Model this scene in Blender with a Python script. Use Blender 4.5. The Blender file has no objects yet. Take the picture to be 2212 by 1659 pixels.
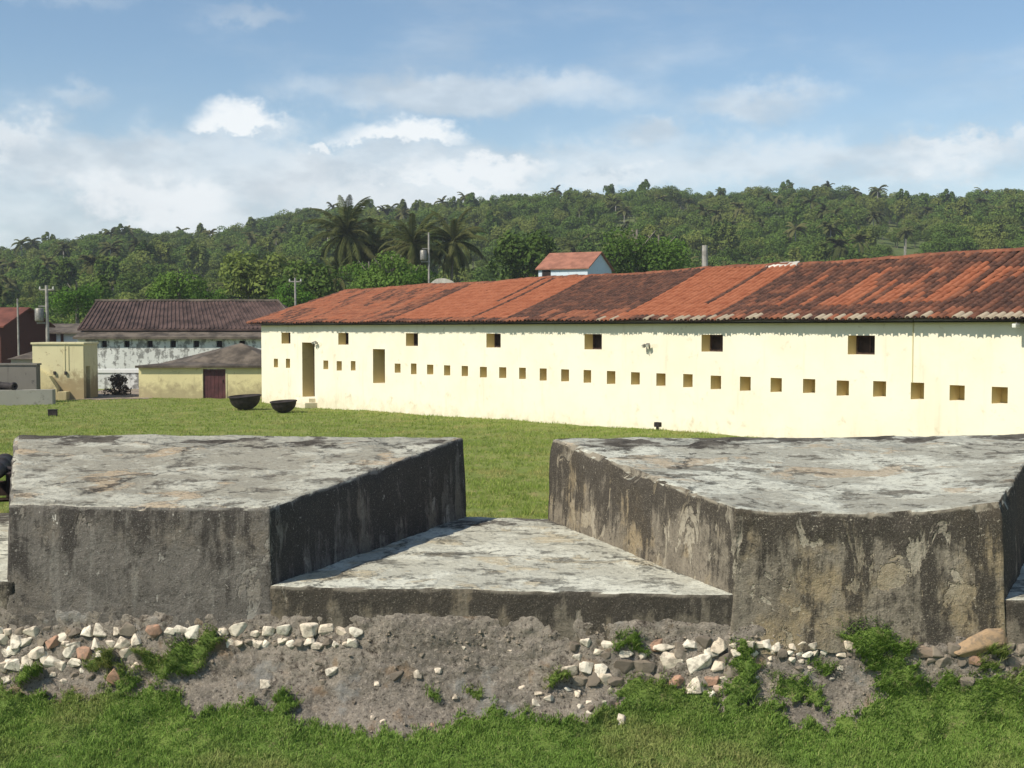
import bpy, bmesh, math, random
import numpy as np
from mathutils import Vector, noise as mn
R = math.radians
random.seed(7); rng = np.random.default_rng(7)
S = bpy.context.scene
COL = S.collection

# ------------------------------------------------------------------ camera
F, CX, CY, HZ = 2650.0, 1106.0, 829.5, 710.0      # pinhole in units of a 2212 x 1659 frame
CZ = 3.5
TH = math.atan((CY - HZ) / F)
cam = bpy.data.cameras.new('camera'); cam.sensor_width = 36.0; cam.lens = 36.0 * F / 2212.0
cam.clip_start = 0.1; cam.clip_end = 12000
co = bpy.data.objects.new('camera', cam); COL.objects.link(co)
co.location = (0, 0, CZ); co.rotation_euler = (R(90) - TH, 0, 0)
S.camera = co
# ------------------------------------------------------------------ light
SUN_AZ, SUN_EL = R(51.5), R(46)                    # left of straight behind the camera
sdir = Vector((-math.sin(SUN_AZ) * math.cos(SUN_EL), -math.cos(SUN_AZ) * math.cos(SUN_EL), math.sin(SUN_EL)))
sl = bpy.data.lights.new('sun', 'SUN'); sl.energy = 4.8; sl.angle = R(0.53); sl.color = (1.0, 0.925, 0.79)
so = bpy.data.objects.new('sun', sl); COL.objects.link(so)
so.rotation_euler = (-sdir).to_track_quat('-Z', 'Y').to_euler(); so.location = (-20, -20, 40)
S.view_settings.view_transform = 'Standard'; S.view_settings.look = 'None'
S.view_settings.exposure = 0.12; S.view_settings.gamma = 1.0; S.view_settings.use_curve_mapping = False
S.cycles.max_bounces = 6; S.cycles.diffuse_bounces = 3; S.cycles.transparent_max_bounces = 8
S.cycles.use_adaptive_sampling = True
HAZE = 0.00030

# ------------------------------------------------------------------ node helper
class V:
    """A socket with arithmetic, so that node graphs read like formulas."""
    def __init__(s, nt, k): s.nt, s.k = nt, k
    def _m(s, op, *a, clamp=False):
        n = s.nt.nodes.new('ShaderNodeMath'); n.operation = op; n.use_clamp = clamp
        for i, q in enumerate((s,) + a):
            if isinstance(q, V): s.nt.links.new(q.k, n.inputs[i])
            else: n.inputs[i].default_value = q
        return V(s.nt, n.outputs[0])
    def __add__(s, o): return s._m('ADD', o)
    def __radd__(s, o): return s._m('ADD', o)
    def __sub__(s, o): return s._m('SUBTRACT', o)
    def __rsub__(s, o): return (s * -1.0) + o
    def __mul__(s, o): return s._m('MULTIPLY', o)
    def __rmul__(s, o): return s._m('MULTIPLY', o)
    def __truediv__(s, o): return s._m('DIVIDE', o)
    def pow(s, o): return s._m('POWER', o)
    def max(s, o): return s._m('MAXIMUM', o)
    def min(s, o): return s._m('MINIMUM', o)
    def abs(s): return s._m('ABSOLUTE')
    def sat(s): return s._m('ADD', 0.0, clamp=True)
    def step(s, a, b, lo=0.0, hi=1.0):
        n = s.nt.nodes.new('ShaderNodeMapRange'); n.interpolation_type = 'SMOOTHSTEP'
        n.inputs['From Min'].default_value = a; n.inputs['From Max'].default_value = b
        n.inputs['To Min'].default_value = lo; n.inputs['To Max'].default_value = hi
        s.nt.links.new(s.k, n.inputs['Value']); return V(s.nt, n.outputs[0])

class G:
    """Node-graph builder."""
    def __init__(s, nt): s.nt = nt; nt.nodes.clear()
    def n(s, t): return s.nt.nodes.new(t)
    def link(s, a, b): s.nt.links.new(a.k if isinstance(a, V) else a, b)
    def pos(s): return V(s.nt, s.n('ShaderNodeNewGeometry').outputs['Position'])
    def obj(s): return V(s.nt, s.n('ShaderNodeTexCoord').outputs['Object'])
    def gen(s): return V(s.nt, s.n('ShaderNodeTexCoord').outputs['Generated'])
    def nrm(s): return V(s.nt, s.n('ShaderNodeNewGeometry').outputs['True Normal'])
    def rnd(s): return V(s.nt, s.n('ShaderNodeObjectInfo').outputs['Random'])
    def xyz(s, v):
        n = s.n('ShaderNodeSeparateXYZ'); s.link(v, n.inputs[0]); return [V(s.nt, o) for o in n.outputs]
    def comb(s, x, y, z):
        n = s.n('ShaderNodeCombineXYZ')
        for i, q in enumerate((x, y, z)):
            if isinstance(q, V): s.link(q, n.inputs[i])
            else: n.inputs[i].default_value = q
        return V(s.nt, n.outputs[0])
    def scl(s, v, k):
        n = s.n('ShaderNodeVectorMath'); n.operation = 'MULTIPLY'; s.link(v, n.inputs[0]); n.inputs[1].default_value = k
        return V(s.nt, n.outputs[0])
    def vadd(s, v, w):
        n = s.n('ShaderNodeVectorMath'); n.operation = 'ADD'; s.link(v, n.inputs[0])
        if isinstance(w, V): s.link(w, n.inputs[1])
        else: n.inputs[1].default_value = w
        return V(s.nt, n.outputs[0])
    def noise(s, v, scale, detail=4, rough=0.55, dist=0.0):
        n = s.n('ShaderNodeTexNoise'); s.link(v, n.inputs['Vector'])
        n.inputs['Scale'].default_value = scale; n.inputs['Detail'].default_value = detail
        n.inputs['Roughness'].default_value = rough; n.inputs['Distortion'].default_value = dist
        return V(s.nt, n.outputs['Fac'])
    def vor(s, v, scale, feat='F1', out='Distance'):
        n = s.n('ShaderNodeTexVoronoi'); n.feature = feat; s.link(v, n.inputs['Vector']); n.inputs['Scale'].default_value = scale
        return V(s.nt, n.outputs[out])
    def attr(s, name, out='Fac'):
        n = s.n('ShaderNodeAttribute'); n.attribute_name = name; return V(s.nt, n.outputs[out])
    def col(s, c):
        n = s.n('ShaderNodeRGB'); n.outputs[0].default_value = (*c, 1); return V(s.nt, n.outputs[0])
    def mix(s, a, b, f, mode='MIX'):
        n = s.n('ShaderNodeMix'); n.data_type = 'RGBA'; n.blend_type = mode; n.clamp_factor = True
        if isinstance(f, V): s.link(f, n.inputs[0])
        else: n.inputs[0].default_value = f
        for q, i in ((a, 6), (b, 7)):
            if isinstance(q, V): s.link(q, n.inputs[i])
            else: n.inputs[i].default_value = (*q, 1)
        return V(s.nt, n.outputs[2])
    def bump(s, h, dist, strength=1.0):
        n = s.n('ShaderNodeBump'); n.inputs['Distance'].default_value = dist; n.inputs['Strength'].default_value = strength
        s.link(h, n.inputs['Height']); return V(s.nt, n.outputs[0])
    def bsdf(s, c, rough=0.9, bump=None, metal=0.0, spec=0.3):
        p = s.n('ShaderNodeBsdfPrincipled'); o = s.n('ShaderNodeOutputMaterial')
        if isinstance(c, V): s.link(c, p.inputs['Base Color'])
        else: p.inputs['Base Color'].default_value = (*c, 1)
        if isinstance(rough, V): s.link(rough, p.inputs['Roughness'])
        else: p.inputs['Roughness'].default_value = rough
        p.inputs['Metallic'].default_value = metal; p.inputs['Specular IOR Level'].default_value = spec
        if bump: s.link(bump, p.inputs['Normal'])
        s.link(p.outputs[0], o.inputs[0]); return p
    def leaf(s, c, trans=0.3):
        d = s.n('ShaderNodeBsdfDiffuse'); t = s.n('ShaderNodeBsdfTranslucent'); m = s.n('ShaderNodeMixShader'); o = s.n('ShaderNodeOutputMaterial')
        s.link(c, d.inputs[0]); s.link(c, t.inputs[0]); m.inputs[0].default_value = trans
        s.link(d.outputs[0], m.inputs[1]); s.link(t.outputs[0], m.inputs[2]); s.link(m.outputs[0], o.inputs[0])

def newmat(name):
    m = bpy.data.materials.new(name); m.use_nodes = True
    return m, G(m.node_tree)

# ------------------------------------------------------------------ world: sky with clouds
w = bpy.data.worlds.new('World'); S.world = w; w.use_nodes = True
g = G(w.node_tree)
sky = g.n('ShaderNodeTexSky'); sky.sky_type = 'NISHITA'; sky.sun_disc = False
sky.sun_elevation = SUN_EL; sky.sun_rotation = math.pi + SUN_AZ
sky.altitude = 20; sky.air_density = 1.0; sky.dust_density = 0.4; sky.ozone_density = 2.2
d = g.gen(); dx, dy, dz = g.xyz(d)
az = dx._m('ARCTAN2', dy); el = dz._m('ARCSINE')
warp = g.noise(g.scl(d, (1, 1, 1.6)), 9.0, 5, 0.6)
warp2 = g.noise(g.vadd(g.scl(d, (1, 1, 1.6)), (3.1, 7.7, 1.3)), 9.0, 5, 0.6)
fine = g.noise(g.scl(d, (1, 1, 1.4)), 42.0, 6, 0.62)
soft = g.noise(g.scl(d, (1, 1, 3.2)), 5.0, 6, 0.6)
def blob(x, y, rx, ry, edge, wamp, flat=0.0):
    """A cloud centred on a compass bearing and a height above the horizon."""
    a0 = math.atan((x - CX) / F); e0 = math.atan((HZ - y) / F)
    u = (az - a0 + (warp - 0.5) * wamp * (rx / F) * 2 + (fine - 0.5) * wamp * 0.035) / (rx / F)
    dv = el - e0 + (warp2 - 0.5) * wamp * (ry / F) * 2 + (fine - 0.5) * wamp * 0.028
    v = dv / (ry / F)
    if flat:   # a flatter base
        v = v.max(v * -flat)
    q = 1.0 - (u * u + v * v).pow(0.5)
    return q.step(-edge, edge)
lay = None
def over(m, k):
    global lay
    q = m * k
    lay = q if lay is None else 1.0 - (1.0 - lay) * (1.0 - q)
# thin veils that run all round the sky
band = el.step(0.17, 0.03)
over(((soft * 1.0 + band * 0.36) - 0.30).step(0.16, 0.70), 0.50)
over(el.step(0.22, 0.015), 0.44)
over(soft.step(0.52, 0.85) * el.step(0.14, 0.22), 0.16)
# grey-white bank on the left and its neighbours
for a in ((420, 400, 330, 115, .45, 1.5), (80, 420, 260, 120, .4, 1.5), (900, 395, 380, 85, .45, 1.4),
          (1000, 207, 350, 42, .45, 1.0), (1400, 290, 60, 28, .8, 1.6), (1640, 235, 130, 35, .9, 1.6), (2060, 355, 150, 42, .6, 1.5),
          (1600, 360, 330, 45, .7, 1.6), (80, 18, 150, 24, .9, 1.4), (545, 58, 70, 16, .9, 1.2), (175, 240, 45, 20, .7, 1.3)):
    over(blob(*a), 0.62 if a[0] not in (545, 175, 80) else 0.36)
# bright cumulus heads
br = None
for a, k in (((510, 284, 86, 46, .46, 1.35, 3.2), .96), ((862, 303, 106, 38, .52, 1.45, 2.6), .96), ((698, 328, 26, 14, .4, 1.6), .8),
             ((1040, 380, 150, 32, .5, 2.0), .8), ((330, 455, 130, 50, .6, 2.0), .75), ((870, 440, 200, 46, .8, 1.8), .6), ((2080, 345, 90, 22, .8, 2.0), .45),
             ((40, 330, 60, 40, .6, 2.0), .5), ((1350, 395, 110, 18, .7, 2.0), .5)):
    q = blob(*a) * k
    br = q if br is None else br.max(q)
shade = g.noise(g.vadd(g.scl(d, (1, 1, 2.2)), (1.7, 0.4, 5.0)), 14.0, 4, 0.55)
grey = g.mix((0.58, 0.64, 0.69), (0.80, 0.85, 0.88), shade.step(0.36, 0.62))
SKY = 0.115
tint = g.n('ShaderNodeMix'); tint.data_type = 'RGBA'; tint.blend_type = 'MULTIPLY'; tint.inputs[0].default_value = 1.0
g.link(sky.outputs[0], tint.inputs[6]); tint.inputs[7].default_value = (SKY * 0.97, SKY * 1.04, SKY * 1.03, 1)
c = g.mix(V(w.node_tree, tint.outputs[2]), grey, lay * dz.step(-0.02, 0.0))
c = g.mix(c, (0.93, 0.96, 0.97), br * 0.95)
bg = g.n('ShaderNodeBackground'); g.link(c, bg.inputs[0]); bg.inputs[1].default_value = 1.0
# the finished sky colour is already scaled by SKY (0.115), so the Background stays at 1
wo = g.n('ShaderNodeOutputWorld'); g.link(bg.outputs[0], wo.inputs[0])

# ------------------------------------------------------------------ projection helpers (where a sight line meets the ground, a wall ...)
_c, _s = math.cos(TH), math.sin(TH)
def ray(x, y):
    u = (x - CX) / F; v = (CY - y) / F
    return Vector((u, _c + v * _s, -_s + v * _c))
def at_z(x, y, z):
    d = ray(x, y); t = (z - CZ) / d.z; return Vector((0, 0, CZ)) + d * t
def at_Y(x, y, Y):
    d = ray(x, y); return Vector((0, 0, CZ)) + d * (Y / d.y)
def proj(p):
    """numpy array (n,3) -> image x, y"""
    q = p - np.array([0, 0, CZ])
    f = q[:, 1] * _c - q[:, 2] * _s; u = q[:, 1] * _s + q[:, 2] * _c
    return CX + F * q[:, 0] / f, CY - F * u / f

# ------------------------------------------------------------------ object helpers
def link(name, me, mat=None, parent=None, loc=None, smooth=False):
    o = bpy.data.objects.new(name, me); COL.objects.link(o)
    if mat and not me.materials: me.materials.append(mat)
    if parent: o.parent = parent
    if loc is not None: o.location = loc
    if smooth: me.polygons.foreach_set('use_smooth', [True] * len(me.polygons))
    return o
def tag(o, label=None, cat=None, group=None, kind=None):
    if label: o['label'] = label
    if cat: o['category'] = cat
    if group: o['group'] = group
    if kind: o['kind'] = kind
    return o
def thing(name, label, cat, loc=(0, 0, 0), rz=0.0, group=None):
    o = bpy.data.objects.new(name, None); COL.objects.link(o); o.location = loc; o.rotation_euler = (0, 0, rz)
    o.empty_display_size = 0.3
    return tag(o, label, cat, group)
def me_py(name, v, f):
    me = bpy.data.meshes.new(name); me.from_pydata([tuple(p) for p in v], [], f); me.update(); return me
def me_np(name, v, f, attrs=None):
    """v (n,3), f (m,k) numpy arrays"""
    me = bpy.data.meshes.new(name); n, (m, k) = len(v), f.shape
    me.vertices.add(n); me.vertices.foreach_set('co', v.astype(np.float32).ravel())
    me.loops.add(m * k); me.loops.foreach_set('vertex_index', f.astype(np.int32).ravel())
    me.polygons.add(m); me.polygons.foreach_set('loop_start', np.arange(0, m * k, k, dtype=np.int32))
    me.polygons.foreach_set('loop_total', np.full(m, k, np.int32))
    for an, (dom, val) in (attrs or {}).items():
        a = me.attributes.new(an, 'FLOAT', dom); a.data.foreach_set('value', val.astype(np.float32))
    me.update(calc_edges=True); me.validate(); return me
def boxes(bl):
    """list of (x0,x1,y0,y1,z0,z1) -> verts, faces"""
    v, f = [], []
    for (x0, x1, y0, y1, z0, z1) in bl:
        b = len(v)
        v += [(x0, y0, z0), (x1, y0, z0), (x1, y1, z0), (x0, y1, z0), (x0, y0, z1), (x1, y0, z1), (x1, y1, z1), (x0, y1, z1)]
        f += [tuple(b + i for i in q) for q in ((0, 3, 2, 1), (4, 5, 6, 7), (0, 1, 5, 4), (1, 2, 6, 5), (2, 3, 7, 6), (3, 0, 4, 7))]
    return v, f
def box(name, mat, parent, *bl, bevel=0.0):
    me = me_py(name, *boxes(bl))
    if bevel:
        bm = bmesh.new(); bm.from_mesh(me)
        bmesh.ops.bevel(bm, geom=bm.edges[:], offset=bevel, segments=2, affect='EDGES', profile=0.6); bm.to_mesh(me); bm.free()
    return link(name, me, mat, parent)
def tube(pts, rad, n=8):
    """verts, faces of a tube through pts with radii rad"""
    v, f = [], []
    for i, p in enumerate(pts):
        p = Vector(p); t = Vector(pts[min(i + 1, len(pts) - 1)]) - Vector(pts[max(i - 1, 0)]); t.normalize()
        a = t.orthogonal().normalized() if abs(t.z) < 0.99 else Vector((1, 0, 0)); a = (a - t * a.dot(t)).normalized(); b = t.cross(a)
        for k in range(n):
            q = 2 * math.pi * k / n; v.append(p + (a * math.cos(q) + b * math.sin(q)) * rad[i])
        if i:
            for k in range(n):
                m = (k + 1) % n; f.append(((i - 1) * n + k, (i - 1) * n + m, i * n + m, i * n + k))
    f.append(tuple(range(n - 1, -1, -1))); f.append(tuple(range((len(pts) - 1) * n, len(pts) * n)))
    return v, f
def lathe(prof, n=32, axis='z'):
    v, f = [], []
    for i, (r, h) in enumerate(prof):
        for k in range(n):
            q = 2 * math.pi * k / n; x, y = r * math.cos(q), r * math.sin(q)
            v.append((x, y, h) if axis == 'z' else (x, -h, y))
        if i:
            for k in range(n):
                m = (k + 1) % n; a = ((i - 1) * n + k, (i - 1) * n + m, i * n + m, i * n + k)
                f.append(a if axis == 'z' else a[::-1])
    return v, f
def copy(o, parent=None, name=None):
    c = o.copy(); COL.objects.link(c); c.parent = parent
    for ch in o.children: copy(ch, c)
    return c

# ------------------------------------------------------------------ materials
def M_masonry(name, base, dark, pale, warm, seed, top=None, grime=0.5, bare=0.5, lipg=0.11, flank=0.0):
    """Old lime render: black grime, vertical run-off, sharp-edged patches where the skin has come away;
    upward faces carry lichen, bleached lime and flaking instead. grime / bare: how much of each. flank: grime that also paints in shade."""
    m, g = newmat(name)
    p = g.vadd(g.pos(), (seed * 3.7, seed * 1.9, seed * 0.7)); n = g.xyz(g.nrm())[2]
    big = g.noise(p, 0.8, 4, 0.6); mid = g.noise(p, 3.0, 7, 0.68, 0.5); fin = g.noise(p, 20, 6, 0.75); grit = g.noise(p, 75, 4, 0.7)
    st = g.noise(g.scl(p, (4.2, 4.2, 0.55)), 1.0, 6, 0.68, 0.4); st2 = g.noise(g.scl(g.vadd(p, (3, 3, 3)), (11.0, 11.0, 0.9)), 1.0, 4, 0.65)
    side = g.mix(base, warm, g.noise(g.vadd(p, (9, 2, 4)), 1.3, 5, 0.6).step(0.48, 0.62) * 0.8)
    side = g.mix(side, tuple(x * 0.62 for x in base), mid.step(0.44, 0.60) * 0.7)
    side = g.mix(side, g.mix(side, pale, 0.55), st2.step(0.52, 0.70) * 0.5)
    hh = g.attr('drop')
    gm = (st * 0.6 + mid * 0.3 + big * 0.25) + hh.step(0.42, 0.0) * lipg + g.xyz(g.nrm())[0].step(0.55, 0.9) * flank - hh.step(0.45, 0.95) * 0.07  # flank: extra black grime on sun-averted faces, also painting their shade darker
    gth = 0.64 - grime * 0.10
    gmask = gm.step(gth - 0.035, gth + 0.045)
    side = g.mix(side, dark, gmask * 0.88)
    bn = g.noise(g.vadd(g.scl(p, (2.6, 2.6, 1.5)), (1, 8, 3)), 1.0, 6, 0.62, 0.7)
    bmask = bn.step(0.66 - bare * 0.10, 0.675 - bare * 0.10) * gm.step(gth + 0.16, gth + 0.02)
    side = g.mix(side, g.mix(pale, warm, big.step(0.42, 0.6) * 0.8), bmask * 0.72)
    side = g.mix(side, pale, g.noise(g.vadd(p, (5, 1, 7)), 13, 4, 0.6).step(0.68, 0.71) * 0.85)
    side = g.mix(side, (0.62, 0.58, 0.52), g.noise(g.vadd(p, (2, 1, 9)), 2.6, 5, 0.7, 0.6).step(0.745, 0.76) * 0.9)
    side = g.mix(side, g.mix(side, dark, 0.75), fin.step(0.50, 0.66) * 0.75)
    side = g.mix(side, g.mix(side, pale, 0.6), grit.step(0.53, 0.66) * 0.6)
    side = g.mix(side, pale, g.noise(g.vadd(p, (4, 4, 1)), 38, 3, 0.6).step(0.66, 0.70) * 0.7)
    side = g.mix(side, dark, g.noise(g.vadd(p, (7, 3, 1)), 9, 5, 0.7).step(0.60, 0.66) * 0.7)
    side = g.mix(side, g.mix(side, pale, 0.75), (hh.step(0.045, 0.02) * mid.step(0.42, 0.56)) * 0.7)
    ch = fin * 0.5 + mid * 0.7 + grit * 0.2 - bmask * 0.35
    if top:
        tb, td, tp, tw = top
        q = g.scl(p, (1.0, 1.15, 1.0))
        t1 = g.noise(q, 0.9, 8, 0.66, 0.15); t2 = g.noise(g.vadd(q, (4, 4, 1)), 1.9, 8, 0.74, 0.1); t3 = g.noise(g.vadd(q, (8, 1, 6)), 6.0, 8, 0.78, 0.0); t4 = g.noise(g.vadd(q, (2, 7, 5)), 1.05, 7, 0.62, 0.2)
        tc = g.mix(tb, tp, t1.step(0.46, 0.56) * 0.9)
        tc = g.mix(tc, tw, t4.step(0.56, 0.61) * 0.75)
        tc = g.mix(tc, td, t2.step(0.54, 0.60) * 0.75)
        tc = g.mix(tc, td, (t3 * 0.75 + t1 * 0.25).step(0.53, 0.60) * 0.75)
        tc = g.mix(tc, tp, g.noise(g.vadd(q, (6, 6, 2)), 8, 6, 0.75).step(0.54, 0.64) * 0.65)
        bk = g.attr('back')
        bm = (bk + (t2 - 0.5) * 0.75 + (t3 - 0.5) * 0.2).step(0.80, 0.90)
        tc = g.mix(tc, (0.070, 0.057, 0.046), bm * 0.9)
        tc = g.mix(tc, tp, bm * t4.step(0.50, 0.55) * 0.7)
        edge = g.vor(g.vadd(q, g.comb(t3 * 0.6, t2 * 1.2, 0.0)), 0.33, 'DISTANCE_TO_EDGE').step(0.007, 0.002) * t4.step(0.47, 0.52)
        tc = g.mix(tc, (0.06, 0.052, 0.045), edge * 0.75)
        tc = g.mix(tc, g.mix(tc, td, 0.7), fin.step(0.50, 0.66) * 0.75)
        tc = g.mix(tc, g.mix(tc, tp, 0.6), grit.step(0.54, 0.70) * 0.5)
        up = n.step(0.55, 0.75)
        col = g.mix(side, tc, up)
        th = t1.step(0.46, 0.56) * 0.35 - t2.step(0.53, 0.63) * 0.45 + t4.step(0.56, 0.61) * 0.4 + fin * 0.5 - edge * 0.6 + t3 * 0.5 + grit * 0.2
        ch = ch * (1.0 - up) + th * up
    else: col = side
    g.bsdf(col, 0.95, g.bump(ch, 0.045, 1.0), spec=0.12); return m

TOPA = ((0.36, 0.335, 0.265), (0.145, 0.125, 0.098), (0.60, 0.58, 0.475), (0.52, 0.39, 0.25))
TOPB = ((0.40, 0.385, 0.315), (0.16, 0.140, 0.108), (0.66, 0.655, 0.55), (0.49, 0.385, 0.26))
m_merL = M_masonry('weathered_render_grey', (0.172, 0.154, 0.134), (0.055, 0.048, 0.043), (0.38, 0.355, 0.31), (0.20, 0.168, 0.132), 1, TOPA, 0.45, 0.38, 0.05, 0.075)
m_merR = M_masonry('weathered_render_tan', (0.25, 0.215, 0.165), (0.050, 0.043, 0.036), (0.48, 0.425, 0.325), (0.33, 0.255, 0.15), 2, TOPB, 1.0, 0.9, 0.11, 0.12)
m_sill = M_masonry('weathered_sill', (0.18, 0.155, 0.118), (0.048, 0.042, 0.035), (0.33, 0.29, 0.23), (0.19, 0.15, 0.10), 3,
                   ((0.55, 0.53, 0.43), (0.20, 0.188, 0.155), (0.76, 0.745, 0.62), (0.56, 0.47, 0.31)), 0.55, 0.25)

def M_plaster(name, base, dirt, seed, amt=0.5, low=None, bare=None):
    m, g = newmat(name); p = g.vadd(g.pos(), (seed, seed * 2, 0)); z = g.xyz(g.pos())[2]
    a = g.noise(p, 0.6, 4, 0.6); b = g.noise(p, 2.6, 6, 0.7, 0.3); f = g.noise(p, 30, 4, 0.6)
    st = g.noise(g.scl(p, (3, 3, 0.35)), 1.0, 5, 0.6)
    c = g.mix(base, g.mix(base, dirt, 0.18), a.step(0.35, 0.7))
    c = g.mix(c, dirt, st.step(0.56, 0.74) * amt * 0.6)
    c = g.mix(c, dirt, b.step(0.58, 0.70) * amt)
    if low is not None:   # splashed and worn foot of the wall
        c = g.mix(c, dirt, ((low + 0.9 - z) * 0.9 + (b - 0.5) * 2.2).step(0.25, 1.0) * amt)
    if bare: c = g.mix(c, bare, (b * 0.6 + st * 0.4).step(0.48, 0.56) * 0.85)
    g.bsdf(c, 0.9, g.bump(f * 0.3 + b, 0.012, 0.6), spec=0.2); return m
m_cream = M_plaster('cream_limewash', (0.83, 0.775, 0.615), (0.50, 0.42, 0.27), 4, 0.40, low=0.12)
m_cream2 = M_plaster('worn_yellow_limewash', (0.70, 0.62, 0.34), (0.33, 0.27, 0.16), 11, 0.75, low=0.4)
m_hut = M_plaster('pale_yellow_limewash', (0.66, 0.60, 0.36), (0.34, 0.28, 0.17), 23, 0.8, low=0.2)
m_ochre = M_plaster('ochre_plaster', (0.56, 0.43, 0.17), (0.30, 0.22, 0.10), 5, 0.4)
m_reveal = M_plaster('ochre_reveal', (0.66, 0.52, 0.24), (0.42, 0.32, 0.15), 6, 0.4)  # ochre coat; its tone also holds the warm bounced light of shaded jambs
m_white = M_plaster('stained_whitewash', (0.66, 0.66, 0.63), (0.11, 0.105, 0.10), 8, 0.95, bare=(0.17, 0.165, 0.155))
m_whitec = M_plaster('whitewash', (0.74, 0.74, 0.71), (0.40, 0.38, 0.34), 9, 0.5)
m_blue = M_plaster('pale_blue_wash', (0.60, 0.68, 0.74), (0.36, 0.38, 0.40), 15, 0.6)
m_dgrey = M_plaster('blackened_render', (0.19, 0.175, 0.15), (0.05, 0.045, 0.04), 17, 0.9)
m_lgrey = M_plaster('grey_render', (0.38, 0.36, 0.31), (0.13, 0.12, 0.10), 19, 0.7)
m_redwall = M_plaster('rust_red_plaster', (0.10, 0.042, 0.03), (0.05, 0.03, 0.025), 21, 0.6)
def M_simple(name, c, rough=0.8, var=0.35, scale=6.0, metal=0.0, bump=0.01):
    m, g = newmat(name); p = g.obj(); a = g.noise(p, scale, 5, 0.65)
    k = g.mix(tuple(x * (1 - var) for x in c), tuple(min(1, x * (1 + var)) for x in c), a.step(0.35, 0.65))
    g.bsdf(k, rough, g.bump(a, bump, 0.6), metal=metal); return m
m_wood = M_simple('dark_wood', (0.045, 0.026, 0.018), 0.8)
m_shutter = M_simple('dark_shutter', (0.022, 0.014, 0.011), 0.85)
m_door = M_simple('purple_brown_door', (0.085, 0.030, 0.032), 0.65, 0.25, 3.0)
m_iron = M_simple('old_iron', (0.035, 0.028, 0.026), 0.7, 0.4, 5.0, 0.2)
m_conc = M_simple('pole_concrete', (0.30, 0.28, 0.25), 0.9, 0.25, 3.0)
m_metal = M_simple('lamp_metal', (0.24, 0.23, 0.20), 0.5, 0.2, 8.0, 0.5)
m_lens = M_simple('lamp_lens', (0.62, 0.62, 0.56), 0.25, 0.1, 3.0)
m_trunk = M_simple('bark', (0.17, 0.15, 0.12), 0.95, 0.4, 2.0)
m_mound = M_simple('pale_render', (0.50, 0.46, 0.40), 0.9, 0.25, 1.5)

def M_tile():
    m, g = newmat('barrel_tile'); p = g.pos(); t = g.attr('tone')
    a = g.noise(p, 3.0, 5, 0.7); f = g.noise(p, 18, 4, 0.7)
    new = g.mix((0.25, 0.080, 0.040), (0.34, 0.125, 0.066), a.step(0.3, 0.7))
    mid = g.mix((0.20, 0.072, 0.042), (0.28, 0.115, 0.065), a.step(0.35, 0.65))
    old = g.mix((0.050, 0.029, 0.024), (0.125, 0.060, 0.042), (a * 0.6 + f * 0.4).step(0.4, 0.62))
    c = g.mix(new, mid, t.step(0.05, 0.4)); c = g.mix(c, old, t.step(0.45, 0.8))
    c = g.mix(c, (0.24, 0.20, 0.14), f.step(0.62, 0.72) * t.step(0.1, 0.6) * 0.6)
    c = g.mix(c, (0.36, 0.30, 0.22), t.step(0.94, 0.98))
    g.bsdf(c, 0.9, g.bump(f, 0.01, 0.5), spec=0.2); return m
m_tile = M_tile()
m_under = M_simple('tile_bed', (0.045, 0.026, 0.020), 0.95)
m_eave = M_simple('eave_board', (0.030, 0.022, 0.017), 0.95)
m_oldroof = M_simple('dark_roof_tiles', (0.075, 0.047, 0.040), 0.95, 0.45, 1.2)
m_greyroof = M_simple('grey_brown_roof', (0.105, 0.085, 0.066), 0.95, 0.5, 1.0)
m_pinkroof = M_simple('pink_roof_tiles', (0.30, 0.13, 0.085), 0.95, 0.2, 1.5)
m_redroof = M_simple('red_roof_tiles', (0.14, 0.050, 0.034), 0.95, 0.3, 1.0)

def M_leaf(name, c1, c2, c3, trans=0.25, spread=1.0):
    m, g = newmat(name); t = g.attr('tone'); r = g.rnd()
    c = g.mix(c1, c2, t); c = g.mix(c, c3, (r * spread).step(0.35, 1.0) * 0.75)
    c = g.mix(c, tuple(x * 0.55 for x in c1), ((r * 7.31)._m('FRACT')).step(0.5, 1.0) * 0.5)
    g.leaf(c, trans); return m
m_leafA = M_leaf('broadleaf', (0.070, 0.118, 0.028), (0.150, 0.225, 0.050), (0.215, 0.235, 0.065))
m_leafB = M_leaf('bright_leaf', (0.060, 0.130, 0.022), (0.125, 0.235, 0.036), (0.15, 0.22, 0.05), 0.3)
m_leafP = M_leaf('palm_leaf', (0.050, 0.064, 0.022), (0.115, 0.125, 0.042), (0.14, 0.135, 0.055), 0.2)
m_leafD = M_leaf('dark_bush_leaf', (0.05, 0.06, 0.035), (0.10, 0.10, 0.06), (0.12, 0.08, 0.08), 0.2)
m_frondrib = M_simple('palm_rib', (0.16, 0.15, 0.06), 0.8)

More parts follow.
